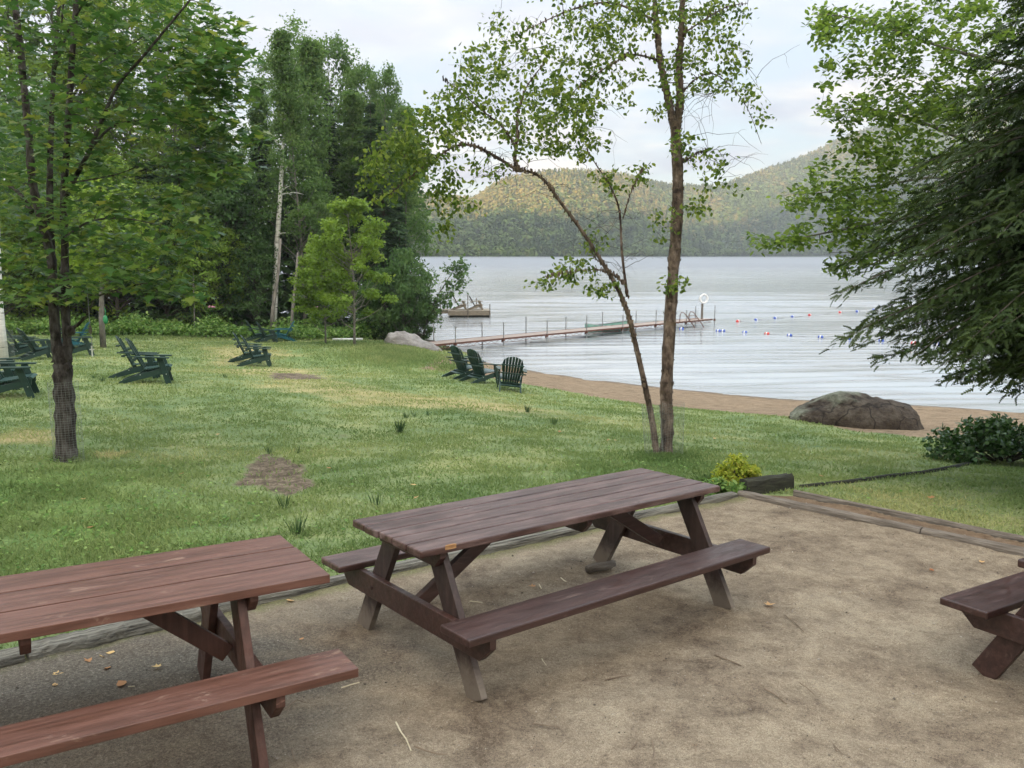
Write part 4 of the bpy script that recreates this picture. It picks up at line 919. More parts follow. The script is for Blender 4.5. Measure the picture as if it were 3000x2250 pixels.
    if flakes:
        FV = []; A = np.array(T.v); nv = len(A)
        for _ in range(flakes):
            k = int(rng.integers(0, nv - 30)); p_ = A[k]
            if p_[2] < .55 and rng.random() < .8: continue
            c_ = A[(k // 14) * 14:(k // 14) * 14 + 14].mean(0); nn_ = p_ - c_; nn_ /= np.linalg.norm(nn_) + 1e-6
            tdir = np.cross(nn_, [0, 0, 1]); w_ = rng.uniform(.012, .035); h_2 = rng.uniform(.012, .04); o_ = rng.uniform(.004, .018)
            b_ = len(FV); FV += [p_ - tdir * w_ - np.array([0, 0, h_2]), p_ + tdir * w_ - np.array([0, 0, h_2]) * .6, p_ + tdir * w_ * .8 + nn_ * o_ + np.array([0, 0, h_2]), p_ - tdir * w_ * .7 + nn_ * o_ * .8 + np.array([0, 0, h_2 * .8])]
        nf_ = len(FV) // 4; fm = np_mesh('peeling_bark', np.array(FV), np.arange(nf_ * 4), np.arange(0, nf_ * 4, 4)); link_mesh(fm, 'peeling_bark', M['bark_flake'], name_root)
    return name_root
def wire_guard(parent, c, r, h, lean=(0, 0), label=None, nv=26, nh=34):
    g = MB(); 
    for k in range(nv):
        a = 2 * math.pi * k / nv; g.tube([(c[0] + r * math.cos(a), c[1] + r * math.sin(a), 0), (c[0] + lean[0] + r * math.cos(a), c[1] + lean[1] + r * math.sin(a), h)], .0010, 3, cap=False)
    for j in range(nh + 1):
        t = j / nh; V = []
        g.tube([(c[0] + lean[0] * t + r * math.cos(a), c[1] + lean[1] * t + r * math.sin(a), h * t) for a in np.linspace(0, 2 * math.pi, 21)], .0009, 3, cap=False)
    return g.build('wire_guard', M['wire'], parent)
# river birch, two stems
bb = G(1945, 1338); DB = float((bb - CAM) @ fw); print('birch D', DB, 'maple')
r = empty('river_birch', bb, 0, 'two-stemmed birch with peeling brown bark between the lawn and the middle table', 'tree')
D = DB; sB = DB / 12.0
trunks = [
    ([(1950, 1345, D), (1955, 1250, D), (1952, 1150, D), (1962, 950, D), (1975, 760, D), (1985, 600, D), (1984, 470, D), (1978, 360, D)], .096 * sB, .074 * sB),
    ([(1978, 375, D), (1955, 280, D + .1), (1935, 180, D + .1), (1925, 90, D + .2), (1915, -30, D + .2), (1890, -250, D + .3), (1880, -500, D + .3)], .060 * sB, .02),
    ([(1980, 375, D), (1992, 300, D - .1), (1990, 180, D - .1), (1997, 80, D - .2), (2002, -40, D - .2), (2030, -260, D - .3), (2040, -520, D - .3)], .066 * sB, .02),
    ([(1925, 1335, D - .1), (1908, 1220, D - .1), (1885, 1110, D - .2), (1862, 1010, D - .2), (1843, 930, D - .3), (1812, 850, D - .4), (1765, 770, D - .5), (1700, 670, D - .6), (1640, 590, D - .7), (1605, 540, D - .8), (1565, 508, D - .8), (1515, 498, D - .9)], .049 * sB, .014),
    ([(1515, 498, D - .9), (1450, 458, D - 1.), (1390, 428, D - 1.1), (1335, 428, D - 1.2), (1270, 468, D - 1.3), (1200, 520, D - 1.4), (1140, 570, D - 1.4)], .024, .005),
    ([(1518, 500, D - .9), (1508, 460, D - .9), (1516, 400, D - .9), (1516, 340, D - .9), (1540, 260, D - .8), (1590, 190, D - .8)], .026, .006),
    ([(1512, 430, D - .9), (1470, 370, D - 1.), (1420, 330, D - 1.), (1350, 270, D - 1.1), (1300, 230, D - 1.1)], .016, .004),
    ([(1838, 870, D - .3), (1822, 740, D - .35), (1815, 620, D - .4), (1790, 550, D - .4), (1745, 480, D - .4), (1720, 440, D - .4)], .022, .005),
    ([(1825, 640, D - .4), (1850, 560, D - .4), (1880, 500, D - .3)], .01, .003),
    ([(1925, 175, D + .1), (1850, 160, D), (1790, 190, D - .2), (1700, 250, D - .4), (1640, 320, D - .5)], .018, .004),
    ([(1920, 60, D + .1), (1800, 10, D), (1700, 20, D - .2), (1600, 60, D - .4), (1500, 110, D - .5)], .02, .004),
    ([(2000, 100, D - .2), (2060, 60, D - .3), (2130, 20, D - .4), (2190, 10, D - .4)], .014, .004),
    ([(1993, 280, D - .1), (2040, 230, D - .3), (2100, 220, D - .4), (2180, 300, D - .5), (2230, 420, D - .5)], .012, .003),
    ([(1828, 830, D - .4), (1790, 800, D - .5), (1740, 790, D - .6), (1660, 800, D - .7), (1600, 810, D - .8)], .013, .003),
    ([(1990, 480, D), (2040, 450, D - .2), (2075, 440, D - .3)], .012, .004),
    ([(1775, 780, D - .5), (1740, 750, D - .5), (1720, 690, D - .5)], .009, .003),
]
blobs = [(1500, 300, 210, 110, D - .9, .7, 120), (1330, 330, 110, 70, D - 1.1, .5, 46), (1260, 400, 110, 80, D - 1.3, .5, 60), (1190, 470, 100, 70, D - 1.4, .4, 44), (1120, 540, 70, 70, D - 1.4, .4, 26), (1180, 400, 70, 60, D - 1.3, .4, 26), (1090, 470, 40, 50, D - 1.4, .3, 10), (1400, 190, 90, 60, D - .8, .5, 30),
         (1660, 300, 130, 110, D - .5, .7, 75), (1640, 130, 190, 70, D - .5, .7, 70), (1800, 60, 150, 70, D, .8, 65), (1800, 230, 100, 90, D - .2, .6, 40), (1700, 420, 110, 50, D - .4, .6, 34),
         (1460, 60, 60, 40, D - .6, .4, 10), (1900, 20, 120, 40, D, .8, 40), (1560, 420, 100, 50, D - .9, .5, 20), (1310, 560, 70, 60, D - 1.1, .3, 26), (1302, 660, 14, 80, D - 1.1, .1, 16), (1350, 610, 60, 14, D - 1.1, .2, 9),
         (2080, 60, 120, 60, D - .3, .6, 50), (2070, 200, 90, 90, D - .3, .6, 42), (2150, 160, 50, 60, D - .4, .5, 14), (2180, 260, 40, 50, D - .4, .4, 10), (2240, 330, 14, 40, D - .5, .2, 6), (1950, 250, 50, 120, D - .3, .5, 22),
         (2010, 430, 40, 60, D - .3, .4, 14), (2080, 480, 70, 40, D - .3, .4, 8), (2110, 560, 60, 30, D - .4, .3, 7), (2050, 600, 50, 30, D - .3, .3, 8), (1860, 520, 60, 40, D - .3, .3, 9), (1780, 540, 60, 30, D - .4, .3, 10),
         (1680, 790, 70, 40, D - .6, .4, 24), (1595, 830, 50, 25, D - .8, .3, 10), (1760, 840, 40, 30, D - .5, .3, 10), (1740, 700, 50, 40, D - .5, .3, 8), (1940, 650, 50, 60, D - .2, .3, 10), (1985, 830, 40, 40, D - .3, .2, 8),
         (1400, 500, 80, 40, D - 1.1, .4, 14), (1850, -200, 330, 170, D, 1.2, 130), (1600, -120, 200, 120, D - .4, 1., 60), (2100, -200, 200, 200, D - .2, 1., 70)]
bare = [(1450, 470, D - 1, 8, .5), (1560, 450, D - .9, 8, .6), (1700, 330, D - .4, 8, .6), (1560, 120, D - .6, 10, .6), (2090, 330, D - .4, 14, .8), (2110, 480, D - .4, 10, .6), (1800, 620, D - .4, 8, .5), (1760, 720, D - .5, 8, .6), (1850, 780, D - .4, 6, .5), (2200, 180, D - .5, 6, .6), (1620, 560, D - .8, 5, .4)]
grow(11, r, trunks, blobs, M['leaf_birch'], M['bark_river'], M['bark_twig'], T_OVATE, .072, bb, per=(11, 19), spread=.06, up=.2, bare=bare, hang=.5, flakes=2600, dens=1.3)
k = P(1950, 1340, D) - bb; wire_guard(r, (P(1968, 1340, D) - bb)[:2], .155, .78)
k2 = P(1905, 1330, D - .1) - bb; wire_guard(r, (k2[0] + .06, k2[1]), .13, .76, (-.07, 0))

# maple on the left
mb_ = G(195, 1350); DM = float((mb_ - CAM) @ fw); D = DM
r = empty('maple_tree', mb_, 0, 'large maple with a double stem and wire-guarded trunk on the left lawn', 'tree')
trunks = [
    ([(197, 1358, D), (193, 1300, D), (190, 1200, D), (184, 1100, D), (184, 1060, D), (182, 1015, D)], .120, .104),
    ([(172, 1060, D), (163, 980, D), (157, 900, D), (150, 760, D), (120, 640, D), (96, 540, D), (84, 400, D), (70, 250, D), (50, 60, D + .1), (20, -150, D + .2)], .066, .035),
    ([(196, 1060, D), (196, 980, D), (190, 890, D), (190, 720, D), (186, 600, D), (196, 420, D - .2), (206, 250, D - .3), (220, 50, D - .3), (240, -200, D - .4)], .058, .028),
    ([(150, 730, D + .1), (146, 560, D + .2), (150, 380, D + .3), (160, 180, D + .4), (180, -60, D + .5)], .05, .02),
    ([(183, 600, D), (215, 530, D - .2), (258, 450, D - .4), (300, 350, D - .6), (345, 250, D - .7), (415, 170, D - .8), (490, 80, D - .9), (565, -10, D - 1.)], .034, .01),
    ([(262, 440, D - .4), (330, 370, D - .6), (430, 352, D - .7), (520, 352, D - .8), (600, 390, D - .8)], .018, .004),
    ([(215, 535, D - .2), (300, 520, D - .3), (360, 505, D - .4), (440, 470, D - .5)], .012, .004),
    ([(92, 620, D), (50, 560, D + .2), (0, 530, D + .4), (-80, 470, D + .6)], .035, .012),
    ([(158, 210, D + .3), (175, 120, D + .2), (185, 20, D), (200, -80, D)], .02, .008), ([(160, 200, D), (200, 90, D - .3), (250, 0, D - .5), (300, -90, D - .6)], .02, .006),
    ([(206, 300, D - .3), (240, 240, D), (300, 180, D + .4), (400, 120, D + .8), (480, 60, D + 1)], .018, .005),
    ([(210, 965, D - .05), (240, 940, D - .1), (262, 905, D - .3), (285, 870, D - .5), (340, 850, D - .7), (420, 830, D - .8)], .024, .006),
    ([(150, 900, D), (110, 880, D - .2), (60, 870, D - .5), (10, 880, D - .7)], .014, .004),
    ([(188, 700, D), (260, 650, D - .5), (360, 640, D - .9), (470, 660, D - 1.2)], .018, .004),
]
blobs = [(420, 130, 270, 160, D, 1.5, 190), (150, 120, 230, 220, D, 1.6, 120), (560, 300, 150, 90, D - .5, 1.1, 75), (610, 170, 100, 90, D - .4, .8, 46), (330, 380, 280, 130, D - .2, 1.5, 125), (600, 500, 100, 50, D - .6, .7, 34), (720, 395, 70, 28, D - .6, .4, 20), (660, 250, 90, 90, D - .4, .8, 50), (670, 120, 60, 70, D - .3, .6, 26), (640, 500, 80, 50, D - .6, .6, 30), (530, 600, 80, 60, D - .6, .6, 26), (560, 700, 60, 50, D - .6, .5, 16),
         (100, 450, 210, 200, D, 1.6, 110), (330, 620, 230, 100, D - .4, 1.3, 100), (430, 760, 150, 70, D - .6, 1., 62), (500, 850, 90, 30, D - .8, .6, 26), (300, 830, 130, 35, D - .6, .9, 30), (80, 720, 170, 130, D, 1.3, 70), (60, 860, 110, 40, D - .4, .9, 26), (180, 860, 110, 26, D - .5, .5, 12),
         (230, -260, 420, 230, D, 1.9, 190), (-200, 200, 220, 400, D + .2, 1.6, 90), (-150, 650, 150, 200, D, 1.2, 40)]
grow(21, r, trunks, blobs, M['leaf_maple'], M['bark_maple'], M['bark_dark'], T_MAPLE, .125, mb_, per=(7, 12), spread=.10, up=.66, hang=.1, twig_r=.005)
wire_guard(r, (.035, 0), .165, .98)
# hanging ornament and green lantern
q = P(262, 930, D - .35); oo = empty('hanging_ornament', q, 0, 'white cross and fish ornament hanging on a thin line from the maple', 'ornament')
MB().tube([(0, 0, .35), (0, 0, 0), (.005, 0, -.38)], .004, 5).build('line', M['rope'], oo)
o_ = MB().box((0, 0, -.40), (.014, .008, .13)); o_.box((0, .003, -.38), (.055, .008, .012)); o_.build('cross', M['white_trim'], oo)
MB().tube([(-.001, 0, -.20), (0, 0, -.16), (0, 0, -.12), (0, 0, -.08)], [.004, .022, .018, .004], 8).build('bead', M['timber_brown'], oo, True)

# overhanging broadleaf tree at the right
DR = 13.0; bR = np.array([P(3330, 1300, DR)[0], P(3330, 1300, DR)[1], 0]); bR[2] = gz(bR[0], bR[1])
r = empty('beech_tree', bR, 0, 'broadleaf tree reaching long leafy branches in from the right', 'tree'); D = DR
trunks = [([(3330, 1420, D), (3320, 900, D), (3300, 400, D), (3290, 0, D), (3280, -400, D), (3280, -800, D)], .16, .05),
    ([(3310, 760, D), (3050, 660, D), (2850, 640, D), (2650, 640, D), (2480, 670, D - .2), (2330, 700, D - .3), (2230, 715, D - .4)], .05, .004),
    ([(3300, 560, D), (3000, 480, D), (2800, 400, D), (2650, 340, D - .1), (2520, 320, D - .2), (2400, 340, D - .3)], .045, .004),
    ([(3300, 300, D), (3000, 200, D), (2800, 150, D), (2620, 90, D - .1), (2480, 50, D - .2), (2380, 40, D - .3)], .045, .004),
    ([(3290, 60, D), (3000, -40, D), (2750, -80, D), (2550, -70, D - .2)], .04, .004),
    ([(3300, 640, D + .3), (2950, 540, D + .3), (2750, 520, D + .3), (2600, 540, D + .2), (2450, 560, D + .1), (2330, 570, D)], .04, .004),
    ([(3310, 860, D - .2), (3000, 800, D - .3), (2800, 760, D - .3), (2600, 740, D - .3), (2430, 740, D - .3)], .04, .004),
    ([(2950, 200, D + .2), (2800, 280, D + .2), (2650, 230, D + .2), (2520, 210, D)], .016, .003)]
blobs = [(2560, 90, 170, 70, D - .1, .7, 75), (2760, 110, 190, 120, D, .9, 120), (2820, 280, 120, 100, D, .8, 50), (2430, 60, 70, 50, D - .2, .4, 16), (2560, 190, 110, 60, D, .6, 26), (2500, 320, 110, 40, D - .2, .5, 30), (2660, 310, 140, 80, D, .8, 75), (2640, 440, 140, 60, D, .8, 60), (2500, 400, 60, 40, D - .2, .4, 12),
         (2500, 500, 130, 60, D, .6, 44), (2400, 580, 120, 50, D, .5, 44), (2560, 600, 130, 50, D, .7, 46), (2440, 680, 130, 45, D - .2, .5, 44), (2270, 708, 85, 20, D - .4, .3, 24), (2560, 720, 120, 50, D - .2, .6, 44), (2700, 620, 160, 90, D, .8, 60), (2480, 790, 60, 24, D - .3, .3, 12), (2400, 120, 24, 60, D - .3, .3, 6), (2430, 220, 30, 60, D - .3, .3, 8),
         (2850, 350, 150, 200, D, 1, 80), (2950, 50, 160, 120, D, 1, 60), (2900, -250, 380, 170, D, 1.4, 110), (3150, 500, 200, 300, D + .5, 1.2, 60)]
grow(31, r, trunks, blobs, M['leaf_over'], M['bark_grey'], M['bark_twig'], T_OVATE, .10, bR, per=(12, 20), spread=.075, up=.55, hang=.1, dens=1.45)

# big dark hemlock at the right edge
def prof(t): return float(np.interp(t, [0, .06, .13, .24, .33, .44, .6, .8, 1], [.50, .82, 1.08, 1.02, .84, .62, .44, .25, .03]))
def hemlock_near(seed, H, R, z0, nbr, fs):
    rng = np.random.default_rng(seed); T = MB(); B = MB(); pos = []; ax = []; sz = []; rn = []
    T.tube([(0, 0, H * t) for t in np.linspace(0, 1, 7)], [.18 * (1 - .93 * t) for t in np.linspace(0, 1, 7)], 10)
    for k in range(nbr):
        t = (k + rng.random()) / nbr; t = t ** 1.15; z = z0 + (H - z0) * t; th = k * 2.39996 + rng.normal() * .2; L = R * prof(t) * rng.uniform(.68, 1.12) + .15
        d = np.array([math.cos(th), math.sin(th), 0]); s_ = np.array([-d[1], d[0], 0]); q = np.linspace(0, 1, 9); rise = rng.uniform(.02, .16)
        pts = np.array([[0, 0, z]] + d * (L * q)[:, None] + np.array([0, 0, 1.]) * (L * (rise * q - (.20 + rise) * q ** 2.2))[:, None] + s_ * (.06 * L * np.sin(q * 3 + k))[:, None])
        B.tube(pts, [.022 * (1 - .9 * a) * (L / R + .2) for a in q], 4, cap=False); bb_ = rng.random()
        m = int(6 + L * 8)
        for j in range(m):
            qq = (j + .6) / m * .92 + .08; base = np.array([np.interp(qq * 8, range(9), pts[:, a]) for a in range(3)])
            for side in (-1, 1):
                l2 = (.16 + .62 * (1 - qq) * min(1, qq * 4)) * rng.uniform(.5, 1.35) * min(1., L / 1.6); dir_ = d * .75 + s_ * side * .95 + np.array([0, 0, rng.uniform(-.35, .0)]); dir_ /= np.linalg.norm(dir_)
                nn_ = max(2, int(l2 / .042)); f = (np.arange(nn_) + .5) / nn_
                pp = base + dir_ * (l2 * f)[:, None] + np.array([0, 0, -1]) * (.30 * l2 * f ** 2)[:, None] + rng.normal(size=(nn_, 3)) * .028
                a_ = dir_ + d * .3 + s_ * (rng.uniform(-.8, .8, nn_))[:, None] * 1.0 + np.array([0, 0, -.15]) - np.array([0, 0, .3]) * f[:, None]
                pos.append(pp); ax.append(a_); sz.append(fs * rng.uniform(.7, 1.25, nn_)); rn.append(np.full(nn_, bb_ * .35) + rng.random(nn_) * .3 + .35 * qq)
        pos.append(pts[-1:]); ax.append(np.array([d])); sz.append(np.array([fs * 1.2])); rn.append(np.array([.9]))
    pos = np.concatenate(pos); ax = np.concatenate(ax); ax /= np.linalg.norm(ax, axis=1)[:, None]; n = len(pos); print('hemlock fronds', n)
    nrm = rng.normal(size=(n, 3)) * .5 + np.array([0, 0, .62]); ax = ax + rng.normal(size=(n, 3)) * .28; ax /= np.linalg.norm(ax, axis=1)[:, None]; nrm -= (nrm * ax).sum(1)[:, None] * ax; nrm /= np.linalg.norm(nrm, axis=1)[:, None]
    return T, B, leaves('crown', pos, ax, nrm, np.concatenate(sz), T_NEEDLE, rng, np.clip(np.concatenate(rn), 0, 1), .2)
Th, Bh, Ch = hemlock_near(41, 9.6, 2.8, 1.55, 470, .088)
hb = np.array([6.95, 9.3, 0]); hb[2] = gz(hb[0], hb[1])
ht = place_tree('hemlock_tree', Th, Ch, M['needle_near'], M['bark_dark'], hb, 0, 1.0, 'big dark hemlock with drooping sprays filling the right edge')
Bh.build('branches', M['bark_dark'], ht, True)

# ------------------------------------------------------------------ woods at the left, beyond the lawn
pA = decid(51, 20, 4.4, 4.5, .26, 150, 75, T_CLUMP, 1.0, 'oval', .20)
pB = decid(52, 17.5, 3.0, 6.0, .17, 170, 120, T_CLUMP, .75, 'birch', .13, lean=-.03, tn=8)
pC = conifer(53, 15, 2.7, .8, 34, 11, .42, T_FROND_S, .16, None, .28, 8)
pD_ = conifer(54, 11, 3.4, .4, 26, 12, .48, T_FROND_S, .15, lambda t: (1 - t) ** .6, .22, 8)
pE = decid(55, 5.3, 1.45, 1.15, .13, 90, 110, T_CLUMP, .36, 'oval', .05, tn=7)
pF = decid(56, 9, 3.4, .8, .22, 120, 75, T_CLUMP, .8, 'round', .12)
pG = decid(57, 12.5, 2.2, 2.5, .16, 110, 90, T_CLUMP, .6, 'birch', .09, lean=.02)
pH = decid(58, 3.2, 1.7, .1, .15, 60, 80, T_CLUMP, .5, 'round', .05)
protoT = {}
def wood(kind, u, D, H, lab, name=None, v=None, rz=None, wid=1.0):
    pr = {'A': (pA, 20, 'leaf_pale', 'bark_grey', 'broadleaf_tree'), 'B': (pB, 17.5, 'leaf_pale', 'bark_grey', 'birch_tree'), 'C': (pC, 15, 'leaf_dark', 'bark_dark', 'spruce_tree'), 'D': (pD_, 11, 'leaf_dark', 'bark_dark', 'hemlock_tree'),
          'E': (pE, 5.3, 'leaf_light', 'bark_grey', 'young_maple'), 'F': (pF, 9, 'leaf_mid', 'bark_dark', 'broadleaf_tree'), 'G': (pG, 12.5, 'leaf_pale', 'bark_grey', 'slender_tree'), 'H': (pH, 3.2, 'leaf_mid', 'bark_dark', 'shrub'),
          'N': (pD_, 11, 'leaf_mid', 'bark_dark', 'hemlock_tree'), 'K': (pC, 15, 'leaf_mid', 'bark_dark', 'spruce_tree'),
          'L': (pF, 9, 'leaf_light', 'bark_dark', 'broadleaf_tree'), 'M': (pA, 20, 'leaf_light', 'bark_grey', 'broadleaf_tree')}[kind]
    x = (u - 1500) / F * D; y = D * math.cos(PITCH); z = gz(x, y)
    if z < WZ + .1: z = WZ + .15
    s = H / pr[1]; rz = rz if rz is not None else (u * .37) % 6.28
    if kind not in protoT:
        (T, me) = pr[0]
        if kind in 'LMNK': me = me.copy(); me.materials.clear()
        if isinstance(T, MB): Tm = T
        t = place_tree(pr[4], T, me, M[pr[2]], M[pr[3]], (x, y, z - .05), rz, (s * wid, s * wid, s), lab, 'shrub' if kind == 'H' else 'tree'); protoT[kind] = t
    else: t = again(protoT[kind], (x, y, z - .05), rz, (s * wid, s * wid, s), lab)
    return t
W_ = [
 ('B', 900, 45, 15.2, 'tall pale-leaved birch, highest crown above the woods', .8, 0.3), ('B', 800, 49, 13.6, 'pale birch just left of the highest crown', .8, 2.),
 ('A', 1000, 55, 17.6, 'full grey-green tree right of the tall birch', .75, None), ('A', 1085, 54, 15.8, 'rounded pale tree behind the two young maples', .62, None),
 ('A', 1150, 52, 15.2, 'tall broadleaf tree at the right end of the woods', .5, None), ('G', 1190, 50, 12.6, 'slender leafy tree over the water at the right end of the woods', .9, None), ('F', 1110, 56, 12.5, 'dense green tree behind the pointed fir', .8, None),
 ('C', 1135, 46.5, 11.5, 'dark pointed fir at the right end of the woods, near the shore', 1.05, None), ('C', 1105, 49, 13.0, 'dark fir behind the brighter young maple', 1., None), ('C', 1180, 47.5, 7.6, 'short dark fir nearest the water', 1.1, None),
 ('K', 930, 48, 12.0, 'dark spruce right of the white birch trunk', 1.1, None), ('C', 985, 51, 14.0, 'dark spruce between white birch and young maples', 1., None), ('C', 790, 47, 11.0, 'dark spruce left of the white birch trunk', 1.2, None),
 ('N', 720, 45, 9.5, 'broad dark hemlock behind the mid-lawn chairs', 1.1, None), ('N', 860, 46.5, 8.0, 'low dark hemlock at the foot of the tall birch', 1.2, None), ('N', 640, 46, 10.5, 'broad dark hemlock left of centre at the wood edge', 1., None),
 ('N', 560, 45, 10.0, 'broad dark hemlock right of the large maple', 1.1, None), ('D', 470, 46, 9., 'dark hemlock seen below the large maple branches', 1.15, None), ('N', 370, 47, 9.5, 'dark hemlock behind the green lantern post tree', 1.1, None), ('D', 270, 46, 8.5, 'dark hemlock behind the large maple trunk', 1.1, None), ('N', 150, 46, 9., 'dark hemlock left of the large maple trunk', 1.1, None), ('D', 40, 46, 8.5, 'dark hemlock near the left edge', 1.1, None),
 ('C', 610, 52, 14, 'tall dark spruce in the second row, right of the large maple', 1.1, None), ('K', 700, 53, 10.5, 'tall dark spruce behind the broad hemlock', 1.1, None), ('C', 520, 53, 17., 'tall dark spruce seen through the maple crown', 1.1, None),
 ('M', 560, 50, 18.5, 'bright green tree rising behind the right side of the large maple', .75, None), ('M', 430, 50, 21, 'tall bright green tree behind the middle of the large maple', .8, None), ('M', 250, 49, 23, 'tallest bright green tree behind the large maple', .85, None), ('A', 110, 50, 22, 'tall green tree behind the left part of the large maple', .9, None), ('A', -30, 48, 20, 'tall green tree at the left edge', .9, None),
 ('L', 360, 43.5, 8.5, 'low bright green tree in front of the dark hemlocks, left', .9, None), ('L', 120, 43, 9.5, 'bushy bright green tree near the left edge', 1., None), ('F', 500, 43.5, 6.5, 'leafy green understory tree by the maple branch tips', .85, None), ('F', 690, 44, 8.8, 'green understory tree left of the birch', .75, None),
 ('L', 240, 44.5, 10, 'bright green tree just above the slim lantern tree', .9, None), ('M', 620, 51, 13.0, 'bright pale tree in the gap left of the birch', .7, None), ('L', 560, 43.2, 7.2, 'bright green small tree at the tips of the maple branches', .7, None),
 ('L', 640, 43.0, 5.6, 'bright green small tree left of the white trunk', .9, None), ('F', 760, 43.6, 5.0, 'green understory tree at the foot of the white trunk', .8, None), ('M', 330, 47.5, 16, 'bright green tree seen through the middle of the large maple', .85, None),
 ('L', 20, 41, 6.0, 'low bright green tree at the far left edge of the lawn', 1., None),
 ('G', 690, 48, 11.0, 'slender pale tree between the maple and the birch', .8, None), ('G', 940, 47.5, 15.5, 'slender pale tree immediately right of the birch crown', .9, None),
 ('G', 1060, 50.5, 13.5, 'slender pale tree above the young maples', 1., None),
 ('A', 700, 60, 12.0, 'tall back-row tree left of the birch', .9, None), ('A', 880, 62, 18.5, 'tall back-row tree behind the birch trunk', .9, None), ('F', 1100, 60, 14.5, 'back-row tree right of the pale grey-green one', .9, None),
 ('A', -250, 46, 20, 'tall green tree outside the left edge', .9, None), ('A', -560, 40, 20, 'tall green tree far left of the lawn', .9, None),
 ('H', 1185, 41.5, 4.4, 'grey-green shrub at the lakeside above the rock slab', .6, None), ('H', 1145, 42, 3.4, 'dense shrub behind the rock slab', .8, None), ('H', 1120, 42.5, 3.0, 'leafy shrub right of the brighter young maple', 1., None), ('H', 1225, 42.5, 2.0, 'low shrub leaning over the water beside the dock', .9, None), ('H', 1222, 43.2, 3.2, 'tallest shrub at the waterline left of the raft', .6, None),
]
for kd, u, D, H, lab, wd, rz in W_: wood(kd, u, D, H, lab, wid=wd, rz=rz)
wood('E', 1042, 34.5, 5.9, 'bright green young maple with thin trunk in front of the woods, taller one', wid=.98)
wood('E', 958, 36.5, 4.3, 'bright green young maple with thin trunk, shorter one at left', wid=1.05)
# the tall birch gets its long white stem drawn where the photo shows it
def stem(name, pts, r0, r1, mat, label):
    Q = [P(*q) for q in pts]; Q[0][2] = gz(Q[0][0], Q[0][1]) - .05; b = np.array(Q[0]); mb = MB(); mb.tube([q - b for q in Q], list(np.linspace(r0, r1, len(Q))), 8)
    t = empty(name, b, 0, label, 'tree'); mb.build('trunk', mat, t, True); return t, b, mb
t, b, mb = stem('birch_tree', [(800, 985, 43), (806, 860, 43), (812, 700, 43), (822, 560, 43), (828, 450, 43), (838, 320, 43), (845, 220, 43.2), (848, 120, 43.4)], .17, .04, M['bark_birch'], 'slim birch with bright white trunk against the dark woods')
br = MB()
for (u0, v0), (u1, v1) in [((826, 560), (850, 545)), ((838, 320), (890, 275)), ((838, 330), (815, 210)), ((822, 430), (790, 400)), ((826, 570), (890, 570)), ((806, 690), (860, 685)), ((842, 260), (870, 180))]:
    br.tube(bez(P(u0, v0, 43) - b, P(u1, v1, 42.7) - b, .08, 5), [.05, .04, .03, .02, .01], 5)
br.build('branches', M['bark_birch'], t, True)
rngb = np.random.default_rng(77); n = 5200; cc_ = []
for k in range(n):
    tt = rngb.random(); v = 60 + 640 * tt ** 1.1; wdt = 26 + 105 * min(1, tt * 2.2) - 25 * tt; a = rngb.normal() * .5; cc_.append(P(855 - 10 * tt + wdt * a, v, 43.3 + rngb.normal() * 1.1) - b)
cc_ = np.array(cc_); cc_ += rngb.normal(size=cc_.shape) * .2; cl = np.sin(cc_[:, 0] * 2.3 + 1) * np.sin(cc_[:, 2] * 1.9) + .3 * np.sin(cc_[:, 1] * 3) > -.22; cc_ = cc_[cl]
ax_, nm_ = rand_frames(rngb, len(cc_), .35); link_mesh(leaves('crown', cc_, ax_, nm_, .15 * rngb.uniform(.6, 1.2, len(cc_)), T_CLUMP, rngb), 'crown', M['leaf_pale'], t)
for i, (pts, r0, lab) in enumerate([([(795, 990, 42), (800, 900, 42), (815, 800, 42), (822, 700, 42)], .12, 'grey trunk with dead twigs just left of the two thin trunks'), ([(850, 982, 41), (858, 900, 41), (868, 800, 41), (872, 740, 41)], .09, 'thin leaning grey trunk behind the teal chair'), ([(570, 985, 41), (569, 900, 41), (566, 800, 41)], .04, 'thin dark sapling stem below the maple branches')]):
    t, b, mb = stem('bare_trunk', pts, r0, r0 * .5, M['bark_grey'], lab); t['category'] = 'tree'
# sapling leaning over the water
t = empty('leaning_sapling', (0, 0, 0), 0, 'small leafy sapling leaning out over the lake left of the raft', 'tree'); q = P(1240, 985, 42.0); q[2] = gz(q[0], q[1])
D = 42.0
grow(61, t, [([(1240, 985, D), (1255, 930, D), (1275, 880, D), (1305, 830, D), (1330, 790, D)], .05, .015), ([(1275, 880, D), (1310, 860, D), (1345, 848, D)], .02, .008), ([(1262, 915, D), (1300, 880, D), (1320, 860, D)], .02, .008)],
     [(1330, 790, 45, 22, D, .4, 34), (1355, 815, 24, 16, D, .3, 12), (1320, 845, 40, 20, D, .4, 26), (1290, 880, 36, 22, D, .5, 30), (1262, 920, 34, 30, D, .5, 34), (1345, 770, 24, 10, D, .2, 8), (1225, 900, 26, 50, D, .5, 34)],
     M['leaf_mid'], M['bark_twig'], M['bark_twig'], T_CLUMP, .2, q, per=(8, 14), spread=.16, up=.5)
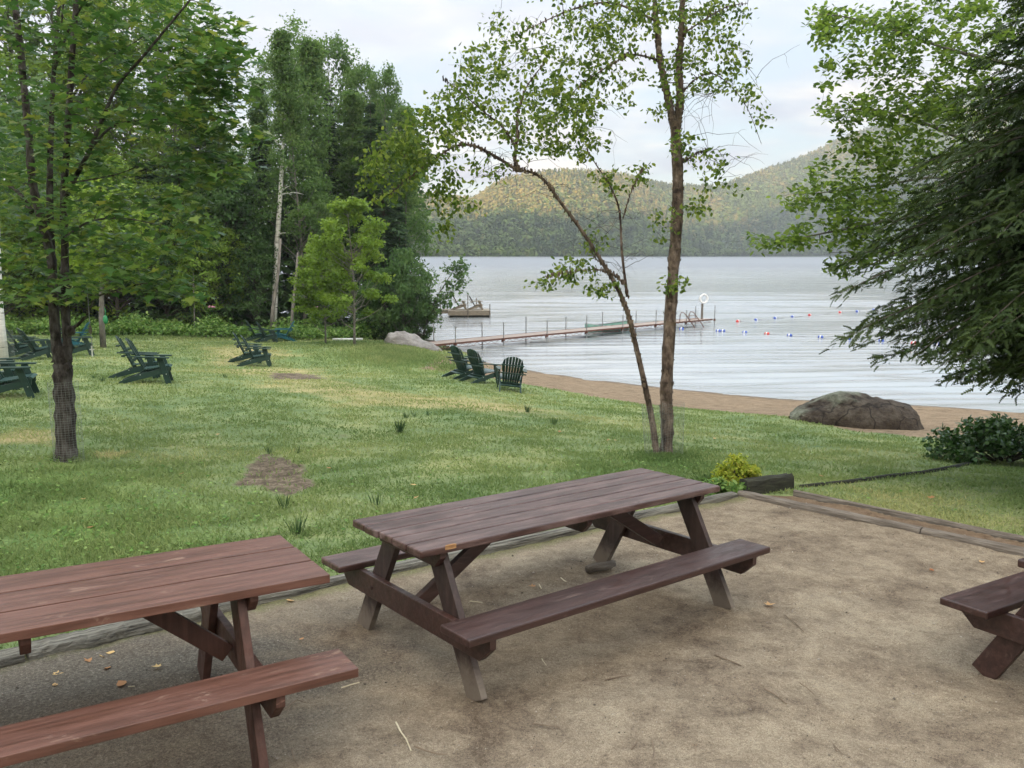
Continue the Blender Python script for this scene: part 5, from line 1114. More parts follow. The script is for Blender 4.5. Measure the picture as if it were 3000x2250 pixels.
# slim tree with the lantern, pale birch at the left edge
t, b, mb = stem('slim_tree', [(300, 981, 30), (297, 930, 30), (298, 860, 30), (300, 760, 30), (305, 640, 30)], .11, .06, M['bark_grey'], 'slim grey-trunked tree with a green lantern, right of the large maple trunk')
n = 2600; cc_ = rngb.normal(size=(n, 3)); cc_ /= np.linalg.norm(cc_, axis=1)[:, None]; cc_ *= (rngb.random(n) ** .4)[:, None] * np.array([1.7, 1.7, 2.0]); cc_ += P(330, 690, 30) - b
ax_, nm_ = rand_frames(rngb, n, .5); link_mesh(leaves('crown', cc_, ax_, nm_, .2 * rngb.uniform(.6, 1.2, n), T_MAPLE, rngb), 'crown', M['leaf_light'], t)
q = P(309, 936, 29.7); ln = empty('garden_lantern', q, 0, 'green glass lantern hanging beside the slim grey trunk', 'lantern')
MB().tube([(0, 0, -.16), (0, 0, -.12), (0, 0, 0), (0, 0, .1), (0, 0, .15)], [.022, .065, .085, .065, .03], 10).build('lamp_glass', M['greenlamp'], ln, True)
MB().tube([(0, 0, .15), (.03, 0, .3), (-.02, 0, .42)], .012, 5).build('hanger', M['greenlamp'], ln)
t, b, mb = stem('birch_tree', [(4, 1030, 21), (-3, 960, 21), (-9, 880, 21), (-12, 780, 21), (-20, 500, 21)], .16, .11, M['bark_birch'], 'white birch trunk cut by the left edge behind the chairs')
wire_guard(t, (0.03, 0), .26, 1.0)
n = 3000; cc_ = rngb.normal(size=(n, 3)); cc_ /= np.linalg.norm(cc_, axis=1)[:, None]; cc_ *= (rngb.random(n) ** .4)[:, None] * np.array([2.2, 2.2, 2.2]); cc_ += P(-30, 420, 21) - b
ax_, nm_ = rand_frames(rngb, n, .5); link_mesh(leaves('crown', cc_, ax_, nm_, .16 * rngb.uniform(.6, 1.2, n), T_CLUMP, rngb), 'crown', M['leaf_mid'], t)

# ------------------------------------------------------------------ shrubs close by
def shrub(name, base, rx, ry, h, n, leaf, tmpl, matl, label, seed, up=.5, cat='shrub', cl=26, rc=.22):
    rng = np.random.default_rng(seed); t = empty(name, base, 0, label, cat); st = MB()
    th = rng.uniform(0, 2 * math.pi, cl); q = rng.random(cl) ** .5; C = np.stack([np.cos(th) * q * rx, np.sin(th) * q * ry, h * (.3 + .65 * rng.random(cl)) * np.sqrt(1 - .8 * q ** 2)], 1)
    for c in C: st.tube(bez((c[0] * .2, c[1] * .2, 0), c, .05, 4), [.012, .009, .006, .003], 5, cap=False)
    st.build('stems', M['bark_twig'], t)
    ci = rng.integers(0, cl, n); off = rng.normal(size=(n, 3)); off /= np.linalg.norm(off, axis=1)[:, None]; off *= (rng.random(n) ** .4)[:, None] * rc * np.array([1, 1, .7]); pos = C[ci] + off; pos[:, 2] = np.maximum(pos[:, 2], .02)
    ax_, nm_ = rand_frames(rng, n, up); link_mesh(leaves('foliage', pos, ax_, nm_, leaf * rng.uniform(.6, 1.2, n), tmpl, rng), 'foliage', matl, t); return t
q = G(2930, 1360); Ds = float((q - CAM) @ fw); print('shrub', q, Ds)
shrub('dark_shrub', q + np.array([.2, .3, 0]), 1.05, .7, .62, 5200, .085, T_OVATE, M['leaf_shrub'], 'dark glossy-leaved shrub under the hemlock at the right edge', 71, .45, cl=60, rc=.2)
q = G(2175, 1448); shrub('golden_shrub', q + np.array([0, .22, 0]), .20, .18, .36, 2600, .035, T_FROND_S, M['leaf_gold'], 'small yellow-green shrub beside the raised timber corner', 72, .35, cl=30, rc=.09)
shrub('leafy_weed', G(2090, 1452) + np.array([0, .1, 0]), .26, .12, .14, 500, .045, T_OVATE, M['leaf_weed'], 'low leafy weed between the golden shrub and the middle table', 73, .6, 'plant', 16, .06)
shrub('leafy_weed', G(2165, 1452) + np.array([0, .02, 0]), .07, .05, .13, 60, .09, T_OVATE, M['leaf_weed'], 'broad-leaved weed at the foot of the golden shrub', 74, .4, 'plant', 6, .05)

# undergrowth along the wood edge: uncountable ground cover
rng = np.random.default_rng(81); pos = []; sz = []
line = [(-200, 40.5), (0, 39.5), (150, 39), (330, 39.5), (500, 39.5), (650, 39.8), (760, 40.5), (900, 40), (1000, 40.5), (1120, 41.5), (1200, 42)]
lu = [a for a, _ in line]; lD = [b_ for _, b_ in line]
nC = 900
for k in range(nC):
    u = rng.uniform(-200, 1190); D = np.interp(u, lu, lD) + rng.random() ** 1.4 * 4.5 - .3; x = (u - 1500) / F * D; y = D; h = (.35 + .5 * abs(math.sin(u * .013) + .6 * math.sin(u * .041 + 1)) * rng.random()) * (1.2 if 330 > u or 480 < u < 560 else 1.); z = gz(x, y)
    m = 34; a = rng.normal(size=(m, 3)) * np.array([.30, .30, 0]); a[:, 2] = rng.random(m) ** .7 * h; pos.append(a + np.array([x, y, z])); sz.append(np.full(m, .17))
pos = np.concatenate(pos); ax_, nm_ = rand_frames(rng, len(pos), .5); sz = np.concatenate(sz) * rng.uniform(.6, 1.2, len(pos))
tag(link_mesh(leaves('undergrowth', pos, ax_, nm_, sz, T_OVATE, rng), 'undergrowth', M['leaf_weed']), 'light green leafy undergrowth along the foot of the woods', 'undergrowth', kind='stuff')
for i, (u, v, h, lab) in enumerate([(622, 984, 1.45, 'pink-flowered plant at the wood edge left of the mid-lawn chairs'), (930, 984, 1.5, 'pink-flowered plant between the two young maples'), (1075, 985, 1.4, 'pink-flowered plant right of the brighter young maple')]):
    q = G(u, v); t = shrub('flowering_plant', q, .35, .3, h, 420, .13, T_OVATE, M['leaf_weed'], lab, 90 + i, .35, 'plant', 14, .2); t['group'] = 'pink-flowered plants at the wood edge'
    fl_ = MB(); rr_ = random.Random(i)
    for k in range(5):
        c = (rr_.uniform(-.2, .2), rr_.uniform(-.2, .2), h * rr_.uniform(.92, 1.06)); fl_ = MB(); fl_.tube([(c[0], c[1], c[2] - .05), (c[0], c[1], c[2]), (c[0], c[1], c[2] + .04)], [.015, .075, .03], 7); fl_.build('blossom', M['petal'], t, True)

# ------------------------------------------------------------------ hills across the lake
hu = np.array([-3500, -1500, 300, 900, 1181, 1226, 1300, 1393, 1443, 1497, 1588, 1678, 1768, 1859, 1954, 2090, 2181, 2294, 2375, 2430, 2542, 2723, 3000, 3400, 4200, 6500])
hv = np.array([560, 560, 600, 610, 596, 588, 590, 590, 556, 533, 515, 512, 519, 536, 554, 557, 527, 487, 455, 428, 387, 325, 270, 240, 260, 420])
hD0 = np.interp(hu, [-3500, 300, 1180, 1300, 1800, 2034, 2440, 4200, 6500], [560, 520, 400, 400, 560, 760, 1000, 1000, 700])
hD1 = np.interp(hu, [-3500, 900, 1180, 1340, 1460, 1700, 2000, 2440, 3000, 6500], [900, 900, 900, 860, 760, 820, 1080, 1330, 1350, 1050])
def hill_pt(u, s):
    """s 0 shore .. 1 ridge .. 1.6 back slope"""
    D0 = np.interp(u, hu, hD0); D1 = np.interp(u, hu, hD1); v = np.interp(u, hu, hv); D = D0 + (D1 - D0) * s
    zr = CAM[2] + (742 - v) / F * D1 - 9.0
    f = np.where(s < 1, .25 * s + .75 * smooth01(s) , 1 - .35 * np.clip((s - 1) / .6, 0, 1) ** 1.5)
    x = (u - 1500) / F * D; y = D
    bumpz = (np.sin(x * .021 + y * .017) * np.sin(y * .02 - x * .013 + 1) * 6 + np.sin(x * .05 + 2) * np.sin(y * .045) * 2.5) * np.clip(s * 3, 0, 1) * np.clip(abs(1 - s) * 3, 0, 1)
    z = np.where(s <= 0, WZ - 2, WZ + .3 + (zr - WZ) * f + bumpz)
    return x, y, z
us = np.concatenate([np.linspace(-3500, 900, 30), np.linspace(950, 3200, 120), np.linspace(3300, 6500, 24)]); ss = np.concatenate([[-.12], np.linspace(0, 1.6, 44)])
U, SS = np.meshgrid(us, ss); X, Y, Z = hill_pt(U, SS); Z[1] = WZ - .2
nx, ny = len(us), len(ss); i = (np.arange(ny - 1)[:, None] * nx + np.arange(nx - 1)[None]).ravel(); loops = np.stack([i, i + 1, i + nx + 1, i + nx], 1).ravel()
M['hill'] = noisy('forest_floor', [(.3, (.02, .045, .015)), (.7, (.05, .08, .025))], .05, .95, detail=8, bstr=.5, bdist=1)
hills = tag(link_mesh(np_mesh('hills', np.stack([X.ravel(), Y.ravel(), Z.ravel()], 1), loops, np.arange(0, len(loops), 4)), 'hills', M['hill'], smooth=True), kind='structure')
# far forest: one mass of crowns on the hills
rng = np.random.default_rng(101); NT = 19000
u = np.concatenate([rng.uniform(1120, 2900, NT), rng.uniform(1150, 3000, 1400), rng.uniform(1150, 2900, 1200)]); s = np.concatenate([np.sqrt(rng.uniform(.0004, 1.35, NT)), rng.uniform(.015, .06, 1400), rng.uniform(.9, 1.02, 1200)])
x, y, z = hill_pt(u, s); n = len(u); con = (rng.random(n) < np.where(s > .8, .65, .25 + .35 * (np.sin(x * .02) * np.sin(y * .015) > .2)))
D_ = y; hgt = .78 * np.where(con, rng.uniform(8, 15, n), rng.uniform(7, 11, n)) * np.interp(D_, [400, 1300], [.9, 1.35]); wd = .78 * np.where(con, rng.uniform(1.5, 2.4, n), rng.uniform(2.6, 4.6, n)) * np.interp(D_, [400, 1300], [.9, 1.5])
K = 26; g1 = rng.random((n, K)); th = rng.uniform(0, 2 * math.pi, (n, K)); tz = g1
rad_ = np.where(con[:, None], (1 - tz) ** .8 * (.7 + .3 * rng.random((n, K))), np.sqrt(np.clip(1 - (2 * tz - 1) ** 2, 0, 1)) * (.8 + .25 * rng.random((n, K))))
px3 = x[:, None] + wd[:, None] * rad_ * np.cos(th); py3 = y[:, None] + wd[:, None] * rad_ * np.sin(th); pz3 = z[:, None] + hgt[:, None] * np.where(con[:, None], .1 + .9 * tz, .25 + .75 * tz)
pos = np.stack([px3.ravel(), py3.ravel(), pz3.ravel()], 1); nr_ = np.stack([np.cos(th).ravel() * .8, np.sin(th).ravel() * .8, (np.where(con[:, None], .5, 1.6 * tz - .2)).ravel()], 1) + rng.normal(size=(n * K, 3)) * .35; nr_ /= np.linalg.norm(nr_, axis=1)[:, None]
ax_ = np.cross(nr_, rng.normal(size=(n * K, 3))); ax_ /= np.linalg.norm(ax_, axis=1)[:, None]
size = np.repeat(wd, K) * np.where(np.repeat(con, K), .8, .62) * rng.uniform(.7, 1.2, n * K); treer = np.where(con, rng.uniform(0, .3, n), rng.uniform(.3, .8, n)); sun_tint = (rng.random(n) < np.clip((s - .2) * 1.8, 0, .9) * np.clip(.5 + .35 * np.sin(x * .03 + y * .02) + .35 * np.sin(x * .011 - y * .017 + 1) + .2 * np.sin(x * .09) * np.sin(y * .07), .08, 1)); treer = np.where(sun_tint, rng.uniform(.8, 1, n), treer); rn = np.clip(np.repeat(treer, K) + rng.normal(size=n * K) * .04, 0, 1)  # warm low sun on the upper slopes put into these crown colours
T_Q = np.array([(-.5, -.2), (-.15, -.5), (.3, -.42), (.55, .05), (.2, .5), (-.35, .4)])
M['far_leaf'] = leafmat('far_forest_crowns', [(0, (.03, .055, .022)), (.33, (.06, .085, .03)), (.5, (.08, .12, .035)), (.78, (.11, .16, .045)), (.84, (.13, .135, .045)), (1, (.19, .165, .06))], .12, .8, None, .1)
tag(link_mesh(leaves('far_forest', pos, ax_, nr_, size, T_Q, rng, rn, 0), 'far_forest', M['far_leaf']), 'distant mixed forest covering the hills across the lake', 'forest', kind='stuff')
# unseen ridge added behind the camera, shaped to shade near shore and lower hills
nrm2 = SUN_DIR / np.linalg.norm(SUN_DIR); lat = np.array([-nrm2[1], nrm2[0]])
sv = np.linspace(-900, 900, 61); tv2 = np.linspace(300, 850, 23)
SV, TV = np.meshgrid(sv, tv2);
Hh = np.interp(SV, [-900, -250, -187, -130, -77, 0, 80, 300, 900], [130, 145, 152, 180, 214, 262, 300, 310, 220])
prof2 = np.exp(-((TV - 620) / 130.) ** 2); edge_ = smooth01((900 - np.abs(SV)) / 120)
Z2 = -3 + Hh * prof2 * edge_ + 4 * np.sin(SV * .05) * np.sin(TV * .04) * prof2
X2 = lat[0] * SV * 1 + nrm2[0] * TV; Y2 = lat[1] * SV + nrm2[1] * TV
nx, ny = len(sv), len(tv2); i = (np.arange(ny - 1)[:, None] * nx + np.arange(nx - 1)[None]).ravel(); loops = np.stack([i, i + nx, i + nx + 1, i + 1], 1).ravel()
tag(link_mesh(np_mesh('shade_ridge', np.stack([X2.ravel(), Y2.ravel(), Z2.ravel()], 1), loops, np.arange(0, len(loops), 4)), 'shade_ridge', M['hill'], smooth=True), kind='structure')

# ------------------------------------------------------------------ grass
rng = np.random.default_rng(200)
def lawn_ok(x, y, extra=0):
    a = gattrs(x, y); lake = inside(x, y, lake_poly)
    dens = (1 - smooth01((a['sand'] - .30) / .2)) * (1 - smooth01((a['dirt'] - .3) / .3) * .93) * (1 - .5 * np.clip(a['dry'], 0, 1)) * (~lake) * (~inside(x, y, patio_poly)) * (seg_d(x, y, patio_poly, True) > .09)
    return dens, a
NB = 420000
th = rng.uniform(math.atan(-1800 / F), math.atan(1750 / F), NB); rr = np.exp(rng.uniform(math.log(4.2), math.log(41), NB)); x = rr * np.sin(th); y = rr * np.cos(th)
dens, a = lawn_ok(x, y); clump = .28 + 1.15 * np.clip(np.sin(x * 3.1 + 1.7 * np.sin(y * 2.3)) * np.sin(y * 3.7 + 1.3 * np.sin(x * 1.9)) + .35, 0, 1)
keep = rng.random(NB) < dens * clump; x, y, rr = x[keep], y[keep], rr[keep]; lush_, dry_ = a['lush'][keep], a['dry'][keep]; z = ground_z(x, y) - .004; n = len(x); print('blades', n)
hgt = rng.uniform(.022, .055, n) * (1 + .7 * lush_) * (1 + rr * .012); lean_ = rng.normal(size=(n, 2)) * .75; ax_ = np.stack([lean_[:, 0], lean_[:, 1], np.full(n, 1.)], 1); ax_ /= np.linalg.norm(ax_, axis=1)[:, None]
sd3 = rng.normal(size=(n, 3)); sd3[:, 2] *= .2; sd3 -= (sd3 * ax_).sum(1)[:, None] * ax_; sd3 /= np.linalg.norm(sd3, axis=1)[:, None]
w_ = .0022 + .00045 * rr; b_ = np.stack([x, y, z], 1); tip = b_ + ax_ * hgt[:, None]; midp = b_ + (ax_ * hgt[:, None]) * .55 + np.stack([-lean_[:, 0], -lean_[:, 1], np.zeros(n)], 1) * (hgt * .12)[:, None]
V = np.stack([b_ - sd3 * w_[:, None], b_ + sd3 * w_[:, None], midp + sd3 * (w_ * .8)[:, None], tip, midp - sd3 * (w_ * .8)[:, None]], 1).reshape(-1, 3)
patchy = .5 + .5 * np.sin(x * 1.1 + np.sin(y * .9) * 2) * np.sin(y * 1.3)
rn = np.clip(.18 + .36 * rng.random(n) + .28 * patchy - .35 * np.clip(lush_, 0, 1) + .85 * np.clip(dry_, 0, 1) + .07 * (rng.random(n) < .1) * 5 * rng.random(n) + .006 * (rr - 8), 0, 1)
tag(link_mesh(np_mesh('grass', V, np.arange(5 * n), np.arange(0, 5 * n, 5), rn), 'grass', M['grass']), 'short mown lawn grass with yellowed patches', 'grass', kind='stuff')
# clover in the lush part of the lawn
NC = 26000
th = rng.uniform(math.atan(-1650 / F), math.atan(1500 / F), NC); rr = np.exp(rng.uniform(math.log(4.4), math.log(16), NC)); x = rr * np.sin(th); y = rr * np.cos(th); dens, a = lawn_ok(x, y)
cl_ = np.clip(np.sin(x * 4.3 + 2 * np.sin(y * 3.1)) * np.sin(y * 4.9 + x) + .2, 0, 1)
keep = rng.random(NC) < dens * np.clip(a['lush'], .10, 1) * (.25 + cl_); x, y, rr = x[keep], y[keep], rr[keep]; n = len(x); z = ground_z(x, y) + rng.uniform(.02, .055, n); ax_, nm_ = rand_frames(rng, n, .75)
tag(link_mesh(leaves('clover', np.stack([x, y, z], 1), ax_, nm_, rng.uniform(.018, .036, n) * (1 + rr * .02), np.array([(0, 0), (.25, .38), (.7, .42), (1, 0), (.7, -.42), (.25, -.38)]), rng), 'clover', M['leaf_weed']), 'clover and small broad weeds mixed in the shaded lawn', 'clover', kind='stuff')
# longer grass on the bank, around the birch and along the wood edge
def long_grass(pts, n, hr, wd, seed):
    rng = np.random.default_rng(seed); P3 = []
    for (u, v, ru, rv, w) in pts:
        m = int(n * w); a = rng.uniform(0, 6.28, m); q = np.abs(rng.normal(size=m)) * .55
        for k in range(0, m):
            P3.append((u + ru * q[k] * math.cos(a[k]), v + rv * q[k] * math.sin(a[k])))
    P3 = np.array(P3); g = [Pz(u, v, -1.5) for u, v in P3[:0]]
    # quick ray to ground: three fixed-point steps
    zz = np.full(len(P3), -1.0)
    for _ in range(7):
        d = fw[None] + ((P3[:, 0] - 1500) / F)[:, None] * rt[None] + ((1125 - P3[:, 1]) / F)[:, None] * upv[None]; t = (zz - CAM[2]) / d[:, 2]; pp = CAM + d * t[:, None]; zz = .5 * zz + .5 * ground_z(pp[:, 0], pp[:, 1])
    x, y = pp[:, 0], pp[:, 1]; ok = ~inside(x, y, lake_poly); x, y = x[ok], y[ok]; z = ground_z(x, y); n = len(x); r_ = np.hypot(x, y)
    hgt = rng.uniform(*hr, n); lean_ = rng.normal(size=(n, 2)) * .45; ax_ = np.stack([lean_[:, 0], lean_[:, 1], np.full(n, 1.)], 1); ax_ /= np.linalg.norm(ax_, axis=1)[:, None]
    s3 = rng.normal(size=(n, 3)); s3 -= (s3 * ax_).sum(1)[:, None] * ax_; s3 /= np.linalg.norm(s3, axis=1)[:, None]; b_ = np.stack([x, y, z], 1); w_ = (wd + .0004 * r_)[:, None]
    tip = b_ + ax_ * hgt[:, None] + np.stack([lean_[:, 0], lean_[:, 1], np.full(n, -.3)], 1) * (hgt * .3)[:, None]; mid_ = b_ + ax_ * (hgt * .6)[:, None]
    return np.stack([b_ - s3 * w_, b_ + s3 * w_, mid_ + s3 * w_ * .8, tip, mid_ - s3 * w_ * .8], 1).reshape(-1, 3), n
V, n = long_grass([(1170, 1045, 190, 32, 1.), (1320, 1075, 50, 12, .12), (1060, 1008, 120, 10, .25), (600, 988, 500, 6, .6), (1150, 1018, 120, 14, .4)], 9000, (.06, .17), .003, 5)
tag(link_mesh(np_mesh('tall_grass', V, np.arange(5 * n), np.arange(0, 5 * n, 5), np.random.default_rng(3).random(n) * .5 + .35), 'tall_grass', M['grass']), 'long unmown grass on the bank by the rock slab', 'grass', kind='stuff')
V, n = long_grass([(1950, 1352, 110, 20, 1.), (195, 1352, 50, 10, .3), (2080, 1430, 60, 20, .3), (1160, 1030, 10, 2, 0.01)], 2600, (.05, .12), .002, 6)
tag(link_mesh(np_mesh('trunk_grass', V, np.arange(5 * n), np.arange(0, 5 * n, 5), np.random.default_rng(4).random(n) * .4), 'trunk_grass', M['grass']), 'uncut green grass around the birch and maple trunks', 'grass', kind='stuff')
# dark rush tufts
def tuft(q, h, n, seed):
    rng = np.random.default_rng(seed); mb = MB()
    for _ in range(n):
        a = rng.uniform(0, 6.28); r0 = rng.random() * .06; l = rng.uniform(.1, .55); b0 = np.array([math.cos(a) * r0, math.sin(a) * r0, 0]); hh = h * rng.uniform(.5, 1.1)
        tp_ = b0 + np.array([math.cos(a) * l * hh, math.sin(a) * l * hh, hh]); md = b0 * .5 + tp_ * .5 + np.array([0, 0, hh * .1]); s_ = np.array([-math.sin(a), math.cos(a), 0]) * .003
        mb.add([b0 - s_, b0 + s_, md + s_, tp_, md - s_], [(0, 1, 2, 3, 4)])
    o = mb.build('grass_tuft', M['rush'], None); o.location = tuple(q); o.scale = (.8, .8, .8); return o
tl = [(1170, 1268, .30, 60, 'tallest dark rush tuft, in the middle of the lawn'), (1190, 1225, .16, 40, 'rush tuft just above the tallest one'), (1545, 1208, .20, 50, 'dark rush tuft in line with the three beach chairs'), (1622, 1245, .20, 36, 'dark rush tuft between the beach chairs and the birch'), (1215, 1222, .16, 16, 'thin rush tuft right of centre lawn'), (1255, 1218, .15, 14, 'small thin rush tuft near the dry grass strip'),
      (790, 1330, .15, 26, 'rush tuft at the top of the bare dirt patch'), (875, 1330, .14, 14, 'sparse rush tuft right of the bare dirt patch'), (830, 1490, .20, 22, 'rush tuft below the bare dirt patch'), (870, 1565, .22, 34, 'rush tuft behind the right end of the reddish table'), (1105, 1480, .16, 20, 'rush tuft above the left end of the middle table'), (300, 1118, .16, 30, 'rush tuft right of the maple trunk'), (275, 1108, .15, 24, 'smaller rush tuft beside the maple trunk'), (660, 1108, .16, 30, 'rush tuft between the two pairs of lawn chairs')]
for i, (u, v, h, k, lab) in enumerate(tl): tag(tuft(G(u, v), h, k, 300 + i), lab, 'grass tuft', 'dark rush tufts on the lawn')
# lumps where the maple stem forks
mt = next(o for o in bpy.data.objects if o.name.startswith('maple_tree')); rk = random.Random(6)
for (u, v, r_) in ((176, 1070, .055), (196, 1078, .05), (188, 1098, .06), (160, 985, .045), (203, 970, .05), (210, 968, .045), (172, 1045, .05)):
    kb = MB(); c_ = P(u, v, DM - .05) - mb_; kb.tube([c_ - [0, 0, r_ * 1.3], c_ - [0, 0, r_ * .7], c_, c_ + [0, 0, r_ * .7], c_ + [0, 0, r_ * 1.3]], [r_ * .3, r_ * .85, r_, r_ * .8, r_ * .3], 9, rng=rk, noise_=.18); kb.build('bark_burr', M['bark_maple'], mt, True)
# fallen leaves and twigs: each one an object
rl = random.Random(17)
def leaf_obj(q, s, seed, label=None, m='dead_leaf', grp='fallen leaves', name='fallen_leaf'):
    rng = np.random.default_rng(seed); t = T_MAPLE if seed % 2 else T_OVATE; c = rng.normal() * .3
    V = np.array([(s * a, s * b, s * (.10 + .35 * (b * b) + .25 * (a - .5) ** 2 + rng.uniform(-.03, .03))) for a, b in t]); ctr = V.mean(0); m_ = len(V)
    V = np.vstack([V, ctr - [0, 0, .08 * s]]); loops = []; 
    for k in range(m_): loops += [k, (k + 1) % m_, m_]
    me = np_mesh(name, V, np.array(loops), np.arange(0, 3 * m_, 3), np.full(m_, rng.random())); o = link_mesh(me, name, M[m]); o.location = tuple(q); o.rotation_euler = (rng.normal() * .15, rng.normal() * .15, rng.uniform(0, 6.28)); return o
ll = [(365, 2017, .085, 'largest pale curled leaf on the dark ground under the reddish table', 0), (158, 1981, .05, 'small orange leaf on dark ground under the reddish table', 0), (160, 2008, .045, 'small brown leaf just below the orange one', 0), (255, 1945, .055, 'brown leaf by the cracked grey timber', 0), (305, 1965, .05, 'reddish leaf between the timber and the large curled leaf', 0), (298, 1930, .05, 'dry leaf close to the cracked grey timber', 0), (338, 1915, .05, 'pinkish dry leaf on the patio edge', 0), (470, 1957, .05, 'grey-brown leaf under the middle of the reddish table', 0),
      (838, 1762, .06, 'orange leaf by the pale timber near the reddish table corner', 0), (275, 1558, .07, 'pale leaf on the lawn behind the reddish table', 0), (878, 1880, .04, 'tiny orange leaf right of the reddish table leg', 0), (2245, 1778, .07, 'pale leaf beside the right foot of the middle table', 0), (2725, 1670, .05, 'yellow leaf on open sand towards the right table', 0), (2880, 1652, .05, 'orange leaf near the inner timber at the right', 0), (2030, 2192, .05, 'pinkish leaf at the bottom edge of the patio', 0), (1567, 1722, .05, 'cream leaf fragment on the sand under the middle table', 0),
      (1220, 1432, .07, 'brown leaf on the lawn left of the middle table', 0), (1222, 1470, .06, 'brown leaf near the far corner of the middle table', 0), (1800, 1297, .08, 'yellow leaf on the lawn left of the birch', 0), (1785, 1296, .06, 'second yellow leaf beside the first, left of the birch', 0), (2415, 1408, .08, 'orange leaf at the black edging strip', 0), (2735, 1470, .07, 'yellow leaf on the lawn right of the timber corner', 0), (2090, 1290, .07, 'yellow leaf right of the birch trunk', 0), (640, 1280, .07, 'pale leaf in mid lawn below the chair pair', 0), (955, 1380, .07, 'brown leaf near the bare dirt patch', 0), (1640, 1270, .06, 'small yellow leaf in the open lawn', 0), (235, 1475, .07, 'brown leaf on the dark lawn below the maple', 0), (530, 1400, .06, 'pale leaf right of the maple base', 0)]
for i, (u, v, s, lab, _) in enumerate(ll):
    q = Ppat(u, v) if inside([Ppat(u, v)[0]], [Ppat(u, v)[1]], patio_poly)[0] else G(u, v, .03); q = q + np.array([0, 0, .006]); tag(leaf_obj(q, s, 400 + i), lab, 'leaf', 'fallen leaves')
def twig(pts, r, mat, label):
    Q = [Ppat(u, v, r + .008) for u, v in pts]; b_ = np.array(Q[0]); mb = MB(); mb.tube([q - b_ for q in Q], [r * (1 - .5 * k / len(Q)) for k in range(len(Q))], 5)
    o = mb.build('twig', mat, None); o.location = tuple(b_); return tag(o, label, 'twig', 'twigs on the patio')
tw = [([(1160, 2116), (1175, 2145), (1190, 2165), (1204, 2199)], .005, 'straw', 'longest pale stalk near the bottom centre of the patio'), ([(1214, 2186), (1250, 2200), (1280, 2208), (1310, 2211)], .004, 'twig', 'thin brown twig right of the longest pale stalk'), ([(1581, 1918), (1590, 1935), (1601, 1950)], .004, 'straw', 'pale straw in front of the near bench'), ([(1772, 1992), (1820, 1982), (1858, 1977)], .004, 'twig', 'long faint twig right of the pale straw'), ([(2095, 1918), (2130, 1932), (2172, 1950)], .005, 'twig', 'forked dark twig right of the middle table foot'), ([(2240, 2018), (2268, 2032), (2305, 2062)], .005, 'twig', 'dark bent twig on the open sand at right'), ([(2343, 2000), (2365, 2015), (2385, 2034)], .004, 'twig', 'thin dark twig right of the bent one'), ([(2300, 1802), (2330, 1825), (2355, 1850)], .004, 'twig', 'thin twig in the middle of the open sand'), ([(2080, 2188), (2110, 2196), (2135, 2203)], .004, 'twig', 'short dark twig near the bottom right'),
      ([(1910, 2165), (1916, 2200), (1912, 2232)], .004, 'twig', 'upright dark twig at the bottom, right of centre'), ([(1850, 2195), (1862, 2180), (1868, 2166)], .004, 'twig', 'small dark twig left of the upright one'), ([(1560, 2160 - 40), (1600, 2125), (1640, 2131)], .003, 'twig', 'faint horizontal twig at bottom centre'), ([(375, 1762 + 250), (395, 2010)], .003, 'straw', 'tiny straw by the large curled leaf'), ([(1376, 1761), (1395, 1763), (1413, 1765)], .004, 'straw', 'pale stalk under the middle table, left'), ([(1337, 1804), (1345, 1795), (1353, 1789)], .004, 'straw', 'pale chip under the middle table near the bench'), ([(1643, 1692), (1652, 1700), (1659, 1704)], .004, 'straw', 'pale chip under the middle table near the far leg'), ([(1580, 1712), (1586, 1724)], .004, 'straw', 'pale chip beside the cream leaf'), ([(1000, 2015), (1030, 2005), (1053, 1999)], .004, 'straw', 'pale stalk left of the near table foot'), ([(855, 2195), (862, 2225), (875, 2245)], .004, 'twig', 'dark twig by the reddish table foot at the bottom'), ([(1180, 2065), (1185, 2050), (1190, 2070)], .003, 'twig', 'small bent twig below the near table foot'), ([(2450, 2200), (2440, 2180), (2470, 2210)], .003, 'twig', 'small forked twig at the bottom right'), ([(830, 2180 - 100), (870, 2050), (900, 2060)], .003, 'twig', 'thin twig between the two tables')]
for pts, r_, mt, lab in tw: twig(pts, r_, M[mt], lab)
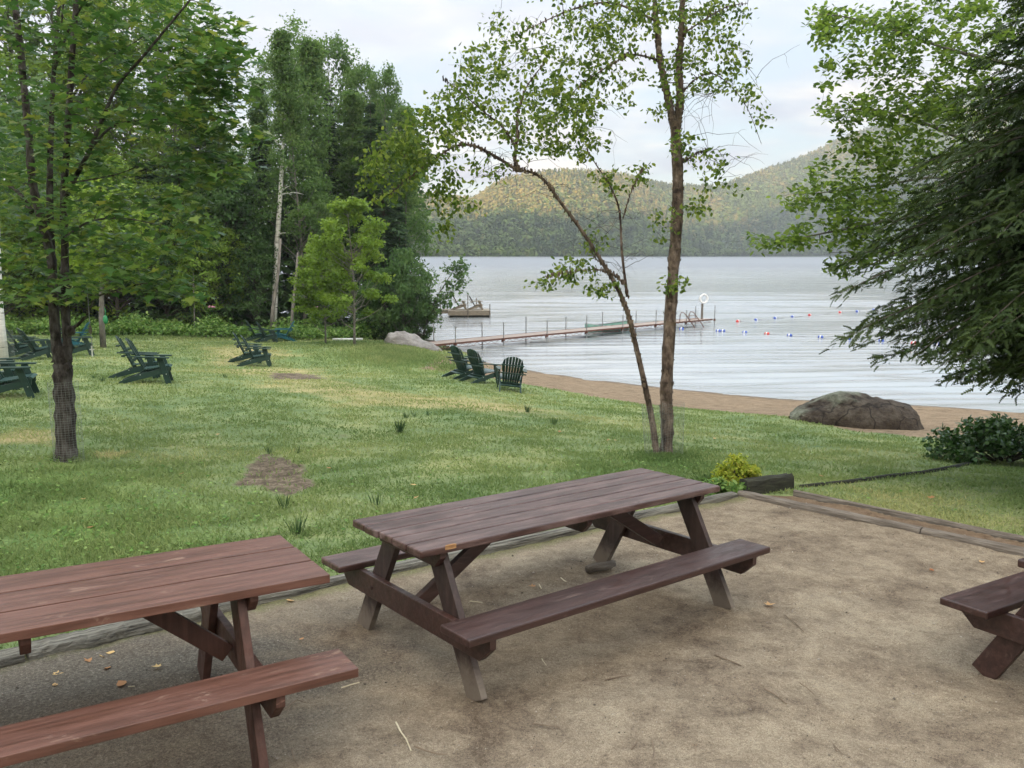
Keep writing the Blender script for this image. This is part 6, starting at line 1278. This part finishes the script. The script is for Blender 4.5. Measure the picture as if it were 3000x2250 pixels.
# pebbles and debris on the patio
NP = 15000; x = rng.uniform(-4.5, 6.5, NP); y = rng.uniform(2.2, 9, NP); ok = inside(x, y, patio_poly) & (seg_d(x, y, patio_poly, True) > .1); x, y = x[ok], y[ok]; n = len(x)
z = patio_z(x, y) + .012 * np.sin(x * 2.1 + np.sin(y * 1.7)) * np.sin(y * 1.9 + .5); s_ = rng.uniform(.0018, .005, n) * (1 + 1.2 * (rng.random(n) < .05))
oct_ = np.array([(1, 0, 0), (0, 1, 0), (-1, 0, 0), (0, -1, 0), (0, 0, .7), (0, 0, -.7)]); of = [(0, 1, 4), (1, 2, 4), (2, 3, 4), (3, 0, 4), (1, 0, 5), (2, 1, 5), (3, 2, 5), (0, 3, 5)]
V = (np.stack([x, y, z + .002], 1)[:, None] + s_[:, None, None] * oct_[None] * rng.uniform(.6, 1.3, (n, 6, 1))).reshape(-1, 3); loops = (np.arange(n)[:, None, None] * 6 + np.array(of)[None]).ravel()
m, nt, p, o = mat_new('grit'); at = nt.nodes.new('ShaderNodeAttribute'); at.attribute_name = 'rnd'; lk(nt, ramp(nt, at.outputs['Fac'], [(0, (.05, .04, .03)), (.5, (.2, .17, .14)), (1, (.42, .38, .33))]), p.inputs['Base Color']); p.inputs['Roughness'].default_value = .9
tag(link_mesh(np_mesh('grit', V, loops, np.arange(0, len(loops), 3), np.repeat(rng.random(n) ** 1.6, 8)), 'grit', m), 'small stones and crumbs scattered over the sandy patio', 'gravel', kind='stuff')

# ------------------------------------------------------------------ haze
hm = bpy.data.materials.new('haze_air'); hm.use_nodes = True; nt = hm.node_tree; nt.nodes.clear(); o = nt.nodes.new('ShaderNodeOutputMaterial'); pv = nt.nodes.new('ShaderNodeVolumePrincipled')
pv.inputs['Color'].default_value = (.92, .95, 1, 1); pv.inputs['Density'].default_value = HAZE; pv.inputs['Anisotropy'].default_value = .2; lk(nt, pv.outputs[0], o.inputs['Volume'])
tag(MB().box((0, 270, 190), (3000, 2320, 420)).build('haze', hm), 'thin pale morning haze over the lake and hills', 'haze', kind='stuff')
mm_ = hm.copy(); mm_.name = 'mist_air'; mm_.node_tree.nodes['Principled Volume'].inputs['Density'].default_value = .014
tag(MB().box((95, 285, WZ + 1.75), (340, 200, 2.9)).build('mist', mm_), 'low white mist lying on the water before the far shore', 'mist', kind='stuff')
